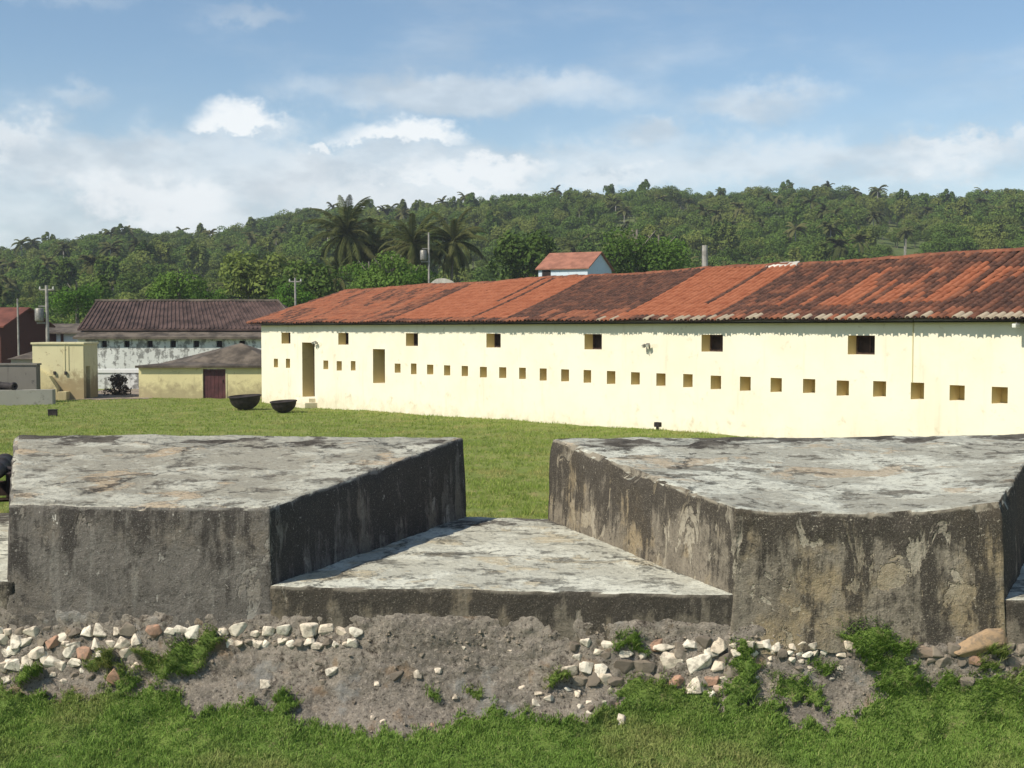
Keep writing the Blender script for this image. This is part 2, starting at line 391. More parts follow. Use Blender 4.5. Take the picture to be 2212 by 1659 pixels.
def M_blade(name, a, b, dry):
    m, g = newmat(name); t = g.attr('tone'); p = g.pos()
    n = g.noise(p, 0.55, 4, 0.6); k = g.noise(g.vadd(p, (5, 3, 0)), 2.3, 3, 0.6)
    c = g.mix(a, b, t); c = g.mix(c, dry, n.step(0.50, 0.66) * 0.55 + t.step(0.88, 0.98) * 0.6)
    c = g.mix(c, g.mix(c, (0.06, 0.13, 0.025), 0.5), k.step(0.52, 0.68))
    g.leaf(c, 0.28); return m
m_grass = M_blade('lawn_blades', (0.185, 0.265, 0.048), (0.315, 0.385, 0.090), (0.50, 0.40, 0.18))
m_grassF = M_blade('bank_blades', (0.150, 0.250, 0.048), (0.265, 0.390, 0.092), (0.40, 0.38, 0.16))
def M_soil(name, a, b, c3, sc):
    m, g = newmat(name); p = g.pos(); n1 = g.noise(p, sc, 6, 0.65); n2 = g.noise(p, sc * 6, 5, 0.7); n3 = g.noise(p, sc * 30, 4, 0.7)
    c = g.mix(a, b, n1.step(0.38, 0.62)); c = g.mix(c, c3, n2.step(0.54, 0.68) * 0.7); c = g.mix(c, g.mix(c, (0.02, 0.018, 0.014), 0.7), n3.step(0.50, 0.68) * 0.75)
    g.bsdf(c, 1.0, g.bump(n2 * 0.6 + n3 * 0.5, 0.03, 1.0), spec=0.1); return m
m_lawn = M_soil('lawn_soil', (0.16, 0.20, 0.05), (0.21, 0.235, 0.068), (0.32, 0.255, 0.12), 0.5)
m_under_g = M_soil('bank_turf', (0.10, 0.155, 0.035), (0.14, 0.195, 0.045), (0.20, 0.17, 0.09), 1.2)
m_earth = M_soil('far_ground', (0.06, 0.085, 0.025), (0.09, 0.11, 0.035), (0.13, 0.11, 0.06), 0.05)
m_hill = M_soil('hill_soil', (0.095, 0.125, 0.04), (0.15, 0.175, 0.06), (0.17, 0.16, 0.08), 0.03)
m_path = M_soil('dirt_path', (0.26, 0.21, 0.165), (0.33, 0.27, 0.21), (0.16, 0.13, 0.10), 1.0)

def M_rubble():
    m, g = newmat('rubble_mortar'); p = g.pos(); x, y, z = g.xyz(p)
    n1 = g.noise(p, 1.3, 5, 0.6, 0.4); n2 = g.noise(p, 6.0, 7, 0.74, 0.3); n3 = g.noise(p, 30, 6, 0.78); n4 = g.noise(p, 80, 4, 0.75)
    c = g.mix((0.27, 0.236, 0.195), (0.40, 0.345, 0.28), n1.step(0.38, 0.6))
    c = g.mix(c, (0.075, 0.058, 0.046), (n2 * 0.65 + n1 * 0.35).step(0.53, 0.62) * 0.75)
    c = g.mix(c, (0.56, 0.48, 0.39), n3.step(0.53, 0.62) * 0.8)
    c = g.mix(c, (0.050, 0.040, 0.032), n3.step(0.46, 0.37) * 0.85)
    c = g.mix(c, (0.36, 0.24, 0.14), g.noise(g.vadd(p, (7, 1, 2)), 2.4, 4, 0.6).step(0.58, 0.68) * 0.55)
    c = g.mix(c, (0.52, 0.47, 0.40), n4.step(0.62, 0.70) * 0.7)
    c = g.mix(c, (0.36, 0.355, 0.33), g.noise(g.vadd(p, (2, 5, 2)), 1.9, 5, 0.6).step(0.60, 0.68) * 0.6)
    g.bsdf(c, 1.0, g.bump(n2 * 0.6 + n3 * 0.8 + n4 * 0.3, 0.055, 1.0), spec=0.1); return m
m_rubble = M_rubble()
def M_stone(name, a, b, c3):
    m, g = newmat(name); p = g.pos(); r = g.rnd(); n = g.noise(p, 14, 5, 0.65); f = g.noise(p, 60, 4, 0.65)
    c = g.mix(a, b, r); c = g.mix(c, c3, ((r * 5.77)._m('FRACT')).step(0.91, 0.98)); c = g.mix(c, g.mix(c, (0.16, 0.135, 0.105), 0.75), n.step(0.44, 0.64) * 0.85)
    g.bsdf(c, 0.95, g.bump(n + f * 0.4, 0.012, 0.7), spec=0.15); return m
m_stone = M_stone('limestone', (0.80, 0.73, 0.60), (0.66, 0.55, 0.42), (0.42, 0.25, 0.17))
m_stoneg = M_stone('grimy_limestone', (0.28, 0.235, 0.18), (0.17, 0.14, 0.11), (0.26, 0.15, 0.10))
m_slab = M_stone('sandstone', (0.40, 0.27, 0.16), (0.36, 0.25, 0.15), (0.42, 0.30, 0.18))

# ------------------------------------------------------------------ barracks frame of reference
P0 = Vector((-8.78, 54.6, 0)); ES = Vector((0.6346, -0.7728, 0)); EN = Vector((0.7728, 0.6346, 0)); BRZ = math.atan2(ES.y, ES.x)
def s_of(x, off=0.0):
    """distance along the barracks wall where the sight line through image column x meets the plane off metres behind it"""
    u = (x - CX) / F; o = P0 + EN * off
    return (u * o.y - o.x) / (ES.x - u * ES.y)
def wall_z(x, y, off=0.0):
    s = s_of(x, off); p = P0 + EN * off + ES * s; return at_Y(x, y, p.y).z
def ground_h(X, Y):
    """height of the courtyard lawn (numpy arrays)"""
    s = (X - P0.x) * ES.x + (Y - P0.y) * ES.y; dn = (X - P0.x) * EN.x + (Y - P0.y) * EN.y
    return 0.0145 * np.clip(s, 0, 40) * np.exp(-(np.minimum(dn, 0) / 9.0) ** 2) + 0.035 * np.sin(X * 0.7 + 1.3) * np.sin(Y * 0.45) + 0.022 * np.sin(X * 3.1 + 2 * np.sin(Y * 0.9)) * np.sin(Y * 1.9 + 1.5 * np.sin(X * 1.3)) + 0.014 * np.sin(X * 6.3 + 1.7 * np.sin(Y * 2.3)) * np.sin(Y * 4.1 + X)
FL = lambda X: 11.19 - 0.088 * X          # outer face of the rampart, in plan

# ------------------------------------------------------------------ setting: ground sheets, hill
def grid_mesh(name, xs, ys, hf):
    X, Y = np.meshgrid(xs, ys); Z = hf(X, Y); n, m = len(xs), len(ys)
    v = np.stack([X.ravel(), Y.ravel(), Z.ravel()], 1)
    i = (np.arange(m - 1)[:, None] * n + np.arange(n - 1)[None]).ravel()
    return me_np(name, v, np.stack([i, i + 1, i + n + 1, i + n], 1))
o = link('ground', grid_mesh('ground', np.linspace(-1400, 1400, 41), np.linspace(-1400, 1400, 41), lambda X, Y: X * 0 - 3.2), m_earth)
tag(o, 'wide level ground reaching out to the horizon', 'ground', kind='structure')
o = link('lawn', grid_mesh('lawn', np.linspace(-60, 45, 420), np.linspace(14.2, 95, 330), ground_h), m_lawn, smooth=True)
tag(o, 'short green courtyard lawn in front of the yellow building', 'lawn', kind='structure')

SKYX = [-1500, -400, 0, 60, 150, 300, 460, 560, 640, 760, 900, 1060, 1250, 1420, 1560, 1700, 1860, 2000, 2120, 2212, 2600, 3700]
SKYY = [570, 560, 556, 535, 522, 505, 508, 485, 462, 455, 445, 432, 424, 416, 414, 418, 420, 434, 426, 420, 424, 430]
def ridge_el(a):
    x = CX + F * np.tan(a); return (HZ - np.interp(x, SKYX, SKYY)) / F * np.cos(a)
RA, RB = 120.0, 430.0
def hill_h(a, r):
    top = ridge_el(a) * RB + CZ - 6.5
    t = np.clip((r - RA) / (RB - RA), 0, 1)
    up = top * (0.30 * t + 0.70 * t * t * (3 - 2 * t)) + (2.0 * np.sin(a * 31 + r * 0.02) + 2.2 * np.sin(a * 13 - r * 0.035)) * t * (1 - t)
    return np.where(r > RB, top - (r - RB) * 0.06, up) - 0.6
A = np.linspace(-0.62, 0.62, 150); RR = np.concatenate([np.linspace(RA - 30, RB, 46), np.linspace(RB + 30, 800, 8)])
aa, rr = np.meshgrid(A, RR); hz = hill_h(aa, rr); hz[0] -= 3.0
v = np.stack([np.sin(aa) * rr, np.cos(aa) * rr, hz], -1).reshape(-1, 3); n = len(A)
i = (np.arange(len(RR) - 1)[:, None] * n + np.arange(n - 1)[None]).ravel()
o = link('hill', me_np('hill', v, np.stack([i, i + 1, i + n + 1, i + n], 1)), m_hill, smooth=True)
tag(o, 'long wooded hill rising behind the buildings', 'hill', kind='structure')
# far range
fx = np.linspace(-1150, -300, 60); fr = 1000.0
fv = []; 
for k, x in enumerate(fx):
    h = 82 + 9 * math.sin(k * 0.21 + 0.6) + 3 * math.sin(k * 0.9) - max(0, k - 42) * 1.6
    fv += [(x, fr - 180, -3.5), (x, fr, h), (x, fr + 300, -3.5)]
ff = [(3 * k + j, 3 * k + 3 + j, 3 * k + 4 + j, 3 * k + 1 + j) for k in range(len(fx) - 1) for j in (0, 1)]
o = link('far_hill', me_py('far_hill', fv, ff), m_hill, smooth=True); tag(o, 'distant hill showing past the end of the wooded hill', 'hill', kind='structure')
o = link('path', grid_mesh('path', np.linspace(-23.2, -18.0, 14), np.linspace(60.5, 71.5, 12), lambda X, Y: ground_h(X, Y) + 0.02 + 0.0 * X), m_path)
tag(o, 'pale dirt path between the yellow hut and low annex', 'path', kind='structure')

# ------------------------------------------------------------------ rampart: merlons, sills, rubble face
def chain(pts):
    p = [Vector(q) for q in pts]; L = [0]
    for a, b in zip(p, p[1:]): L.append(L[-1] + (b - a).length)
    def ev(t):
        d = t * L[-1]
        for k in range(len(p) - 1):
            if d <= L[k + 1] or k == len(p) - 2:
                return p[k].lerp(p[k + 1], (d - L[k]) / (L[k + 1] - L[k]))
    return ev
def slab(name, front, back, zb, mat, parent, nu, nv, batter=0.0, lip=0.03, rag=0.05, amp=1.0, levels=14, seed=0.0, sag=0.0):
    """A block of old masonry: front and back are chains of top points (x,y,z); grid top, ragged sides down to zb."""
    f, b = chain(front), chain(back); eu = lip / (Vector(front[-1]) - Vector(front[0])).length; ev = lip / (Vector(back[0]) - Vector(front[0])).length
    def P(u, v):
        q = f(u).lerp(b(u), v); q.z -= sag * 16 * u * (1 - u) * v * (1 - v); return q
    us = [k / nu for k in range(nu + 1)]; vs = [k / nv for k in range(nv + 1)]
    V_, F_, bk, dr = [], [], [], []
    idx = {}
    for j, v in enumerate(vs):
        for i_, u in enumerate(us):
            idx[i_, j] = len(V_); V_.append(P(eu + (1 - 2 * eu) * u, ev + (1 - 2 * ev) * v)); bk.append(v); dr.append(0.0)
    for j in range(nv):
        for i_ in range(nu): F_.append((idx[i_, j], idx[i_ + 1, j], idx[i_ + 1, j + 1], idx[i_, j + 1]))
    loop = [(i_, 0) for i_ in range(nu)] + [(nu, j) for j in range(nv)] + [(i_, nv) for i_ in range(nu, 0, -1)] + [(0, j) for j in range(nv, 0, -1)]
    out = [P(us[i_], vs[j]) for i_, j in loop]; cen = sum(out, Vector()) / len(out)
    prev = [idx[q] for q in loop]
    rings = [(0.25, lip * 0.30), (0.0, lip * 1.1)] + [(0.0, None)] * levels
    for k, (ins, dz) in enumerate(rings):
        cur = []
        for m_, q in enumerate(out):
            q = q.copy(); zt = q.z; top_i = V_[idx[loop[m_]]]
            if dz is not None: q = q.lerp(Vector((top_i.x, top_i.y, q.z)), ins); q.z = zt - dz
            else:
                t = (k - 1) / levels; zlow = zb + rag * mn.noise(Vector((q.x * 1.7, q.y * 1.7, seed))) * 2 + rag * mn.noise(Vector((q.x * 6, q.y * 6, seed)))
                q.z = (zt - lip * 1.1) + (zlow - zt + lip * 1.1) * t
                if batter: dxy = (q - cen); dxy.z = 0; q += dxy.normalized() * batter * (zt - q.z)
            cur.append(len(V_)); V_.append(q); bk.append(0.0); dr.append(zt - q.z)
        for m_ in range(len(loop)):
            n_ = (m_ + 1) % len(loop); F_.append((prev[n_], prev[m_], cur[m_], cur[n_]))
        prev = cur
    sd = Vector((seed * 5.1, seed * 2.3, seed))
    for q, dq in zip(V_, dr):
        if 0.0 < dq < 0.10 or (dq == 0.0 and False):
            chip = max(0.0, mn.noise(q * 2.7 + sd) - 0.12) * 0.10 + max(0.0, mn.noise(q * 9.0 + sd) - 0.25) * 0.07
            chip *= lip / 0.03 if lip > 0.025 else 0.25
            q.z -= chip; cdir = cen - q; cdir.z = 0; q += cdir.normalized() * chip * 0.8
        q += (mn.noise_vector(q * 1.6 + sd) * 0.016 + mn.noise_vector(q * 5.5 + sd) * 0.009 + mn.noise_vector(q * 17 + sd) * 0.0045) * amp
    me = me_py(name, V_, F_)
    for an, val in (('back', bk), ('drop', dr)):
        a = me.attributes.new(an, 'FLOAT', 'POINT'); a.data.foreach_set('value', val)
    return link(name, me, mat, parent, smooth=True)

ramp = thing('rampart', 'thick weathered stone rampart with splayed cannon openings above a rubble face', 'rampart')
def at_front(x, y, dy=0.0):
    d = ray(x, y); k = (11.19 - dy) / (d.y + 0.088 * d.x); return Vector((0, 0, CZ)) + d * k
def P3(x, y, Y): return tuple(at_Y(x, y, Y))
LF0, LF1 = at_front(20, 1090), at_front(581, 1096)
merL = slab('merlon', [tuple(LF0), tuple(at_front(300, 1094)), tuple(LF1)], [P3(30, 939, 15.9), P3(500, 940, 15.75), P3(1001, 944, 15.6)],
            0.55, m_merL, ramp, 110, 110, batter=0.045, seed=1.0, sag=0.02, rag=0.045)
tag(merL, 'grey merlon with blackened inner flank, shade painted into the grime')
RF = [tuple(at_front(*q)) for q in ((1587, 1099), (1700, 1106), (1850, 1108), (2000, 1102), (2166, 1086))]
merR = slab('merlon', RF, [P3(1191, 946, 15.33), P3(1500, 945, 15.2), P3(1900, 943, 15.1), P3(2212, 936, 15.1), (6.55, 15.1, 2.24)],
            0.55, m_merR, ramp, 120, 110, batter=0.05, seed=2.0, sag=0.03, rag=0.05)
tag(merR, 'tan stained merlon with peeling render')
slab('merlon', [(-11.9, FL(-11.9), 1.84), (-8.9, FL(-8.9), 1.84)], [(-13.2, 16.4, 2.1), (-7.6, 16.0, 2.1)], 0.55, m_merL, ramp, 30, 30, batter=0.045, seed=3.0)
slab('merlon', [(8.35, FL(8.35), 1.95), (11.2, FL(11.2), 1.95)], [(7.65, 15.0, 2.2), (13.0, 14.7, 2.2)], 0.55, m_merR, ramp, 30, 30, batter=0.05, seed=4.0)
def sill(fx0, fx1, bx0, bx1, yb, seed, nu=80, nv=90):
    fr = [(fx0 + (fx1 - fx0) * t, FL(fx0 + (fx1 - fx0) * t) - 0.022, 1.1) for t in (0, .33, .66, 1)]
    return slab('embrasure_sill', fr, [(bx0, yb + 0.08, 1.1), (bx1, yb - 0.1, 1.1)], 0.55, m_sill, ramp, nu, nv, batter=0.03, seed=seed, lip=0.022, rag=0.06, amp=0.9)
sill(-2.26, 2.03, -0.85, 0.72, 15.55, 5.0)
sill(-9.2, -4.73, -8.0, -6.2, 16.0, 6.0, 40, 50)
sill(4.36, 8.7, 6.2, 8.0, 15.0, 7.0, 40, 50)
cv = []
for X in (-14, 14):
    cv += [(X, FL(X) + 0.10, -1.5), (X, FL(X) + 0.10, 0.98), (X, 15.2 - 0.03 * X, 0.98), (X, 15.2 - 0.03 * X, -1.5)]
link('core', me_py('core', cv, [(0, 4, 5, 1), (1, 5, 6, 2), (2, 6, 7, 3), (0, 1, 2, 3), (7, 6, 5, 4)]), m_rubble, ramp)

# image-row of the turf edge along the foot, as seen from the far bank: used to lay out turf on the bank
GX = [-400, 0, 60, 200, 262, 300, 345, 380, 420, 500, 600, 650, 750, 860, 940, 1000, 1080, 1200, 1290, 1340, 1400, 1520, 1560, 1640, 1700, 1770, 1850, 1900, 1945, 2000, 2100, 2212, 2600]
GY = [1500, 1478, 1500, 1502, 1480, 1500, 1470, 1500, 1545, 1522, 1525, 1562, 1582, 1590, 1575, 1550, 1530, 1560, 1545, 1505, 1500, 1508, 1520, 1520, 1560, 1572, 1540, 1500, 1480, 1462, 1462, 1455, 1480]
TUFTS = [(400, 1425, 75, 32, -28), (452, 1385, 28, 16, -20), (225, 1432, 30, 18, 0), (330, 1432, 26, 20, 0), (270, 1470, 34, 24, 0), (935, 1503, 26, 8, 5), (1030, 1492, 16, 10, 0),
         (1353, 1385, 30, 13, 0), (1385, 1402, 12, 12, 0), (1200, 1470, 26, 12, 0), (1610, 1440, 26, 55, 0), (1595, 1500, 40, 30, 0), (1712, 1487, 45, 26, 10), (1762, 1512, 26, 20, 30), (1780, 1440, 18, 12, 0),
         (1862, 1372, 52, 42, 20), (1910, 1410, 58, 45, 30), (1935, 1470, 44, 45, 0), (1850, 1332, 26, 26, 0), (2150, 1408, 40, 10, -8), (2195, 1285, 16, 18, 0), (2130, 1445, 20, 12, 0),
         (1395, 1490, 60, 26, 0), (1480, 1515, 70, 30, 0), (60, 1460, 34, 14, 0), (620, 1525, 18, 22, 0), (1660, 1535, 40, 14, 0), (15, 1130, 9, 20, 0), (12, 1200, 8, 14, 0)]
def turf(x, y):
    """0..1: how much turf covers the point seen at (x, y)"""
    x, y = x + 9 * np.sin(y * 0.14 + x * 0.037) + 5 * np.sin(y * 0.31 + x * 0.11), y + 7 * np.sin(x * 0.083 + 1.0) + 4.5 * np.sin(x * 0.23 + y * 0.17) + 2.5 * np.sin(x * 0.61 + y * 0.4)
    m = np.clip((y - np.interp(x, GX, GY) - 6 * np.sin(x * 0.11) - 4 * np.sin(x * 0.29 + 1)) / 14.0, 0, 1)
    for (cx_, cy_, rx, ry, an) in TUFTS:
        a_ = R(an); u_ = ((x - cx_) * math.cos(a_) + (y - cy_) * math.sin(a_)) / rx; v_ = (-(x - cx_) * math.sin(a_) + (y - cy_) * math.cos(a_)) / ry
        m = np.maximum(m, np.clip((1.08 - np.sqrt(u_ * u_ + v_ * v_)) / 0.3, 0, 1))
    return m
# rubble face and bank as one swept sheet: profile (distance out from the face, height)
PR_D = np.array([0.055, 0.085, 0.125, 0.18, 0.27, 0.52, 0.95, 1.6, 3.2, 5.5, 9.0, 14.0])
PR_Z = np.array([0.90, 0.81, 0.52, 0.25, 0.05, -0.10, -0.22, -0.40, -0.95, -1.6, -2.0, -2.1])
arc = np.concatenate([[0], np.cumsum(np.hypot(np.diff(PR_D), np.diff(PR_Z)))])
def sheet(xs, ts, bury=0.0):
    X, T = np.meshgrid(xs, ts); D = np.interp(T, arc, PR_D); Z = np.interp(T, arc, PR_Z)
    Y = 11.19 - 0.088 * X + 0.05 - D
    return np.stack([X.ravel(), Y.ravel(), Z.ravel()], 1)
xs = np.concatenate([np.arange(-9, -5.4, 0.06), np.arange(-5.4, 5.4, 0.019), np.arange(5.4, 9.01, 0.06)]); ts = np.concatenate([np.arange(0, 1.75, 0.019), np.linspace(1.78, arc[-1], 40)])
base = sheet(xs, ts)
n1 = np.array([mn.noise(Vector(p) * 1.1) for p in base]); n2 = np.array([mn.fractal(Vector(p) * 3.4, 0.9, 2.1, 4) for p in base]); n3 = np.array([mn.fractal(Vector(p) * 13.0, 0.8, 2.2, 2) for p in base]); n5 = np.array([mn.noise(Vector(p) * 3.2 + Vector((9, 2, 1))) for p in base])
ix, iy = proj(base); tm = turf(ix, iy); tm[base[:, 1] < 10.0] = 1.0
nrm = np.array([0.0, -0.86, 0.5])
fade = np.clip((0.90 - base[:, 2]) / 0.14, 0, 1)
base = base + nrm[None] * ((n1 * 0.05 + n2 * 0.035 + n3 * 0.024 * (1 - 0.7 * tm)) * fade + tm * (0.03 + 0.11 * np.clip(n5 + 0.25, 0, 1.0) * np.clip(1.2 - (11.19 - 0.088 * base[:, 0] - base[:, 1]), 0.3, 1)) * np.clip(fade, .3, 1))[:, None]
bank_pts = base
n = len(xs); i = (np.arange(len(ts) - 1)[:, None] * n + np.arange(n - 1)[None]).ravel()
quads = np.stack([i, i + n, i + n + 1, i + 1], 1)
isturf = tm[quads].mean(1) > 0.5
def submesh(q):
    u, inv = np.unique(q, return_inverse=True); return bank_pts[u], inv.reshape(q.shape)
rub = link('rubble_face', me_np('rubble_face', *submesh(quads[~isturf])), m_rubble, ramp, smooth=True)
bank = link('bank', me_np('bank', *submesh(quads[isturf])), m_under_g, smooth=True)
tag(bank, 'hummocky turf bank at the foot of the rampart', 'bank', kind='structure')

def surf_at(x, y):
    """nearest sheet point to the sight line through (x, y)"""
    k = np.argmin((SX - x) ** 2 + (SY - y) ** 2); return Vector(bank_pts[k])
SX, SY = proj(bank_pts)
def stone_mesh(seed, n=13):
    r = random.Random(seed); bm = bmesh.new()
    for k in range(n):
        q = Vector((r.gauss(0, 1), r.gauss(0, 1), r.gauss(0, 1))).normalized(); q.x *= r.uniform(0.8, 1.0); q.z *= r.uniform(0.7, 1.0); q.y *= 0.8
        q = Vector([math.copysign(abs(c_) ** 0.72, c_) for c_ in q])
        bm.verts.new(q)
    bmesh.ops.convex_hull(bm, input=bm.verts[:])
    for vv in [q for q in bm.verts if not q.link_faces]: bm.verts.remove(vv)
    bmesh.ops.bevel(bm, geom=bm.edges[:], offset=0.05, segments=1, affect='EDGES')
    me = bpy.data.meshes.new('stone'); bm.to_mesh(me); bm.free(); return me
stone_me = {m: [stone_mesh(100 + k) for k in range(12)] for m in ('a', 'b')}
for k in stone_me:
    for q in stone_me[k]: q.materials.append(m_stone if k == 'a' else m_stoneg)
stones = []
def stone(x, y, wpx, hpx, mk='a', rot=None, out=0.35):
    p = surf_at(x, y); k = F / p.y
    o_ = link('stone', random.choice(stone_me[mk]), None, rub)
    sw, sh = wpx / k / 2, hpx / k / 2
    o_.scale = (sw * 1.30, min(sw, sh) * 0.5 + 0.014, sh * 1.30)
    o_.rotation_euler = (R(-12 + random.uniform(-7, 7)), R(random.uniform(-22, 22) if rot is None else rot), R(random.choice((0, 180)) + random.uniform(-9, 9)))
    o_.location = p - Vector((0, -0.86, 0.5)) * (0.10 * o_.scale.y - 0.003); stones.append((x, y, wpx)); return o_
def free(x, y, r): return all((x - a) ** 2 + ((y - b) * 1.15) ** 2 > (0.46 * (r + c_)) ** 2 for a, b, c_ in stones)
# the big ones, one by one
for q in ((1512, 1436, 58, 46, 'a'), (1502, 1480, 44, 42, 'a'), (1450, 1428, 52, 40, 'a'), (1437, 1399, 50, 18, 'a'), (1420, 1391, 32, 26, 'a'), (1472, 1398, 30, 22, 'b'), (1535, 1408, 30, 24, 'a'),
          (1462, 1470, 34, 30, 'a'), (1388, 1440, 50, 34, 'b'), (1345, 1438, 46, 34, 'b'), (1395, 1415, 26, 20, 'a'), (1310, 1395, 30, 20, 'a'), (1268, 1388, 26, 22, 'a'), (1240, 1395, 22, 22, 'b'), (1350, 1412, 38, 14, 'a'), (1290, 1410, 30, 14, 'a'),
          (1555, 1488, 26, 18, 'a'), (1535, 1500, 18, 20, 'a'), (1575, 1425, 34, 26, 'b'), (1585, 1450, 40, 28, 'b'), (245, 1462, 30, 36, 'a'), (155, 1408, 34, 26, 'a'), (163, 1432, 32, 22, 'a'), (160, 1392, 28, 20, 'a'), (140, 1375, 30, 22, 'a'),
          (135, 1440, 34, 24, 'a'), (100, 1420, 26, 30, 'a'), (60, 1425, 28, 40, 'a'), (30, 1400, 30, 34, 'a'), (570, 1476, 30, 18, 'a'), (862, 1460, 30, 24, 'b'), (905, 1457, 20, 20, 'a'), (720, 1452, 30, 22, 'a'), (1340, 1562, 22, 34, 'a'), (2090, 1470, 30, 24, 'b'), (2040, 1428, 34, 28, 'b')):
    stone(*q)
for x0, x1, y0, y1, cell, pa in ((-12, 305, 1363, 1450, 29, .80), (300, 795, 1365, 1369, 31, .87), (440, 770, 1390, 1392, 19, .8), (1235, 1575, 1394, 1485, 29, .75), (1565, 1850, 1393, 1412, 19, .82), (2000, 2215, 1404, 1452, 30, .1)):
    y = y0; row = 0
    while y <= y1:
        x = x0 + (row % 2) * cell * 0.5
        while x < x1:
            xx, yy, w_ = x + random.uniform(-.16, .16) * cell, y + random.uniform(-.14, .14) * cell, cell * random.choice((0.7, 0.9, 1.0, 1.1, 1.25))
            if len(stones) < 262 and free(xx, yy, w_ * 0.30) and turf(np.array([xx]), np.array([yy]))[0] < 0.4 and random.random() < 0.93:
                stone(xx, yy, w_ * random.uniform(0.95, 1.25), w_ * random.uniform(0.75, 1.0), 'a' if random.random() < pa else 'b')
            x += cell
        y += cell * 0.86; row += 1
for x0, x1, y0, y1, cnt, smin, smax, pa in ((0, 300, 1440, 1475, 10, 10, 20, .5), (1600, 1850, 1405, 1470, 10, 9, 16, .8), (560, 1230, 1400, 1570, 20, 9, 18, .5), (1240, 1560, 1480, 1545, 8, 9, 18, .7)):
    tries = 0; got = 0
    while got < cnt and tries < cnt * 14 and len(stones) < 297:
        tries += 1; x, y = random.uniform(x0, x1), random.uniform(y0, y1); r_ = random.uniform(smin, smax)
        if free(x, y, r_) and turf(np.array([x]), np.array([y]))[0] < 0.4:
            stone(x, y, r_ * random.uniform(0.95, 1.35), r_ * random.uniform(0.7, 1.0), 'a' if random.random() < pa else 'b'); got += 1
sb = stone_mesh(500, 18); sb.materials.append(m_slab)
q = link('stone', sb, None, rub, surf_at(2118, 1388) + Vector((0, -0.02, 0))); q.scale = (0.30, 0.07, 0.125); q.rotation_euler = (R(-10), R(-14), R(4))
tag(q, 'large tan sandstone block')
# small chips, too many to pick apart
cv, cf = [], []
for k in range(900):
    x = random.uniform(-20, 2230); y = random.choice((random.uniform(1365, 1590), random.gauss(1375, 9)))
    if turf(np.array([x]), np.array([y]))[0] > 0.3: continue
    p = surf_at(x, y) + Vector((random.uniform(-.014, .014), 0, random.uniform(-.013, .013))); r_ = random.choice((random.uniform(0.004, 0.012), random.uniform(0.004, 0.024))); b = len(cv)
    for d_ in ((1, 0, 0), (-1, 0, 0), (0, 1, 0), (0, -1, 0), (0, 0, 1), (0, 0, -1)):
        cv.append(p + Vector(d_) * r_ * random.uniform(0.6, 1.2))
    cf += [tuple(b + j for j in t) for t in ((0, 2, 4), (2, 1, 4), (1, 3, 4), (3, 0, 4), (2, 0, 5), (1, 2, 5), (3, 1, 5), (0, 3, 5))]
q = link('chips', me_py('chips', cv, cf), m_stoneg, rub); tag(q, kind='stuff')

# ------------------------------------------------------------------ grass
def blades(name, P, h, wd, lean, mat, N=None, seg=2, label=None):
    """a tapering bent blade at each row of P"""
    n_ = len(P); th = rng.uniform(0, 2 * np.pi, n_); la = rng.uniform(0, 2 * np.pi, n_)
    side = np.stack([np.cos(th), np.sin(th), np.zeros(n_)], 1) * wd[:, None] * 0.5
    L = np.stack([np.cos(la), np.sin(la), np.zeros(n_)], 1) * (lean * h)[:, None]; UP = np.array([[0, 0, 1.0]]) if N is None else N
    tone = rng.random(n_)
    if seg == 1:
        v_ = np.stack([P - side, P + side, P + L + UP * h[:, None]], 1).reshape(-1, 3)
        f_ = np.arange(3 * n_).reshape(-1, 3); t_ = np.repeat(tone, 3)
    else:
        mid = P + L * 0.35 + UP * (h * 0.62)[:, None]; tip = P + L + UP * (h * (1 - 0.25 * lean))[:, None]
        v_ = np.stack([P - side, P + side, mid + side * 0.75, mid - side * 0.75, tip], 1).reshape(-1, 3)
        b_ = np.arange(n_)[:, None] * 5
        f_ = np.concatenate([b_ + [[0, 1, 2]], b_ + [[0, 2, 3]], b_ + [[3, 2, 4]]]); t_ = np.repeat(tone, 5)
    q_ = link(name, me_np(name, v_, f_, {'tone': ('POINT', t_)}), mat); tag(q_, label, 'grass', kind='stuff'); return q_
# bank turf
tri = quads[isturf]; cen_ = bank_pts[tri].mean(1); cx_, cy_ = proj(cen_)
e1 = bank_pts[tri[:, 1]] - bank_pts[tri[:, 0]]; e2 = bank_pts[tri[:, 3]] - bank_pts[tri[:, 0]]
area = np.linalg.norm(np.cross(e1, e2), axis=1)
vis = (cx_ > -360) & (cx_ < 2570) & (cy_ < 1720) & (cen_[:, 1] > 8.5)
pw = area * vis * np.where(cen_[:, 2] > 0.12, 0.45, 1.0); pw = pw / pw.sum()
NB = 190000
k = rng.choice(len(tri), NB, p=pw); a_, b_ = rng.random(NB), rng.random(NB)
Pb = bank_pts[tri[k, 0]] + e1[k] * a_[:, None] + e2[k] * b_[:, None] - np.array([[0, 0, 0.008]])
edge_k = np.where((tm[quads].mean(1) > 0.06) & (tm[quads].mean(1) <= 0.5))[0]
qx, qy = proj(bank_pts[quads[edge_k, 0]]); edge_k = edge_k[(qx > -60) & (qx < 2270)]
ek = rng.choice(edge_k, 7000); Pe = bank_pts[quads[ek, 0]] + rng.normal(0, 0.012, (7000, 3)) * np.array([[1, 0.3, 1]])
Pb = np.concatenate([Pb, Pe]); NB = len(Pb)
clump = np.array([mn.noise(Vector(p) * 2.6) for p in Pb]); clump2 = np.array([mn.noise(Vector(p) * 9.0) for p in Pb])
hb = (1 + 0.55 * np.clip((Pb[:, 2] - 0.1) / 0.3, 0, 1)) * rng.uniform(0.022, 0.056, NB) * (1.0 + 0.55 * clump + 0.7 * clump2).clip(0.35, 2.2)
hb *= np.where(rng.random(NB) < 0.015, rng.uniform(1.6, 2.4, NB), 1.0)
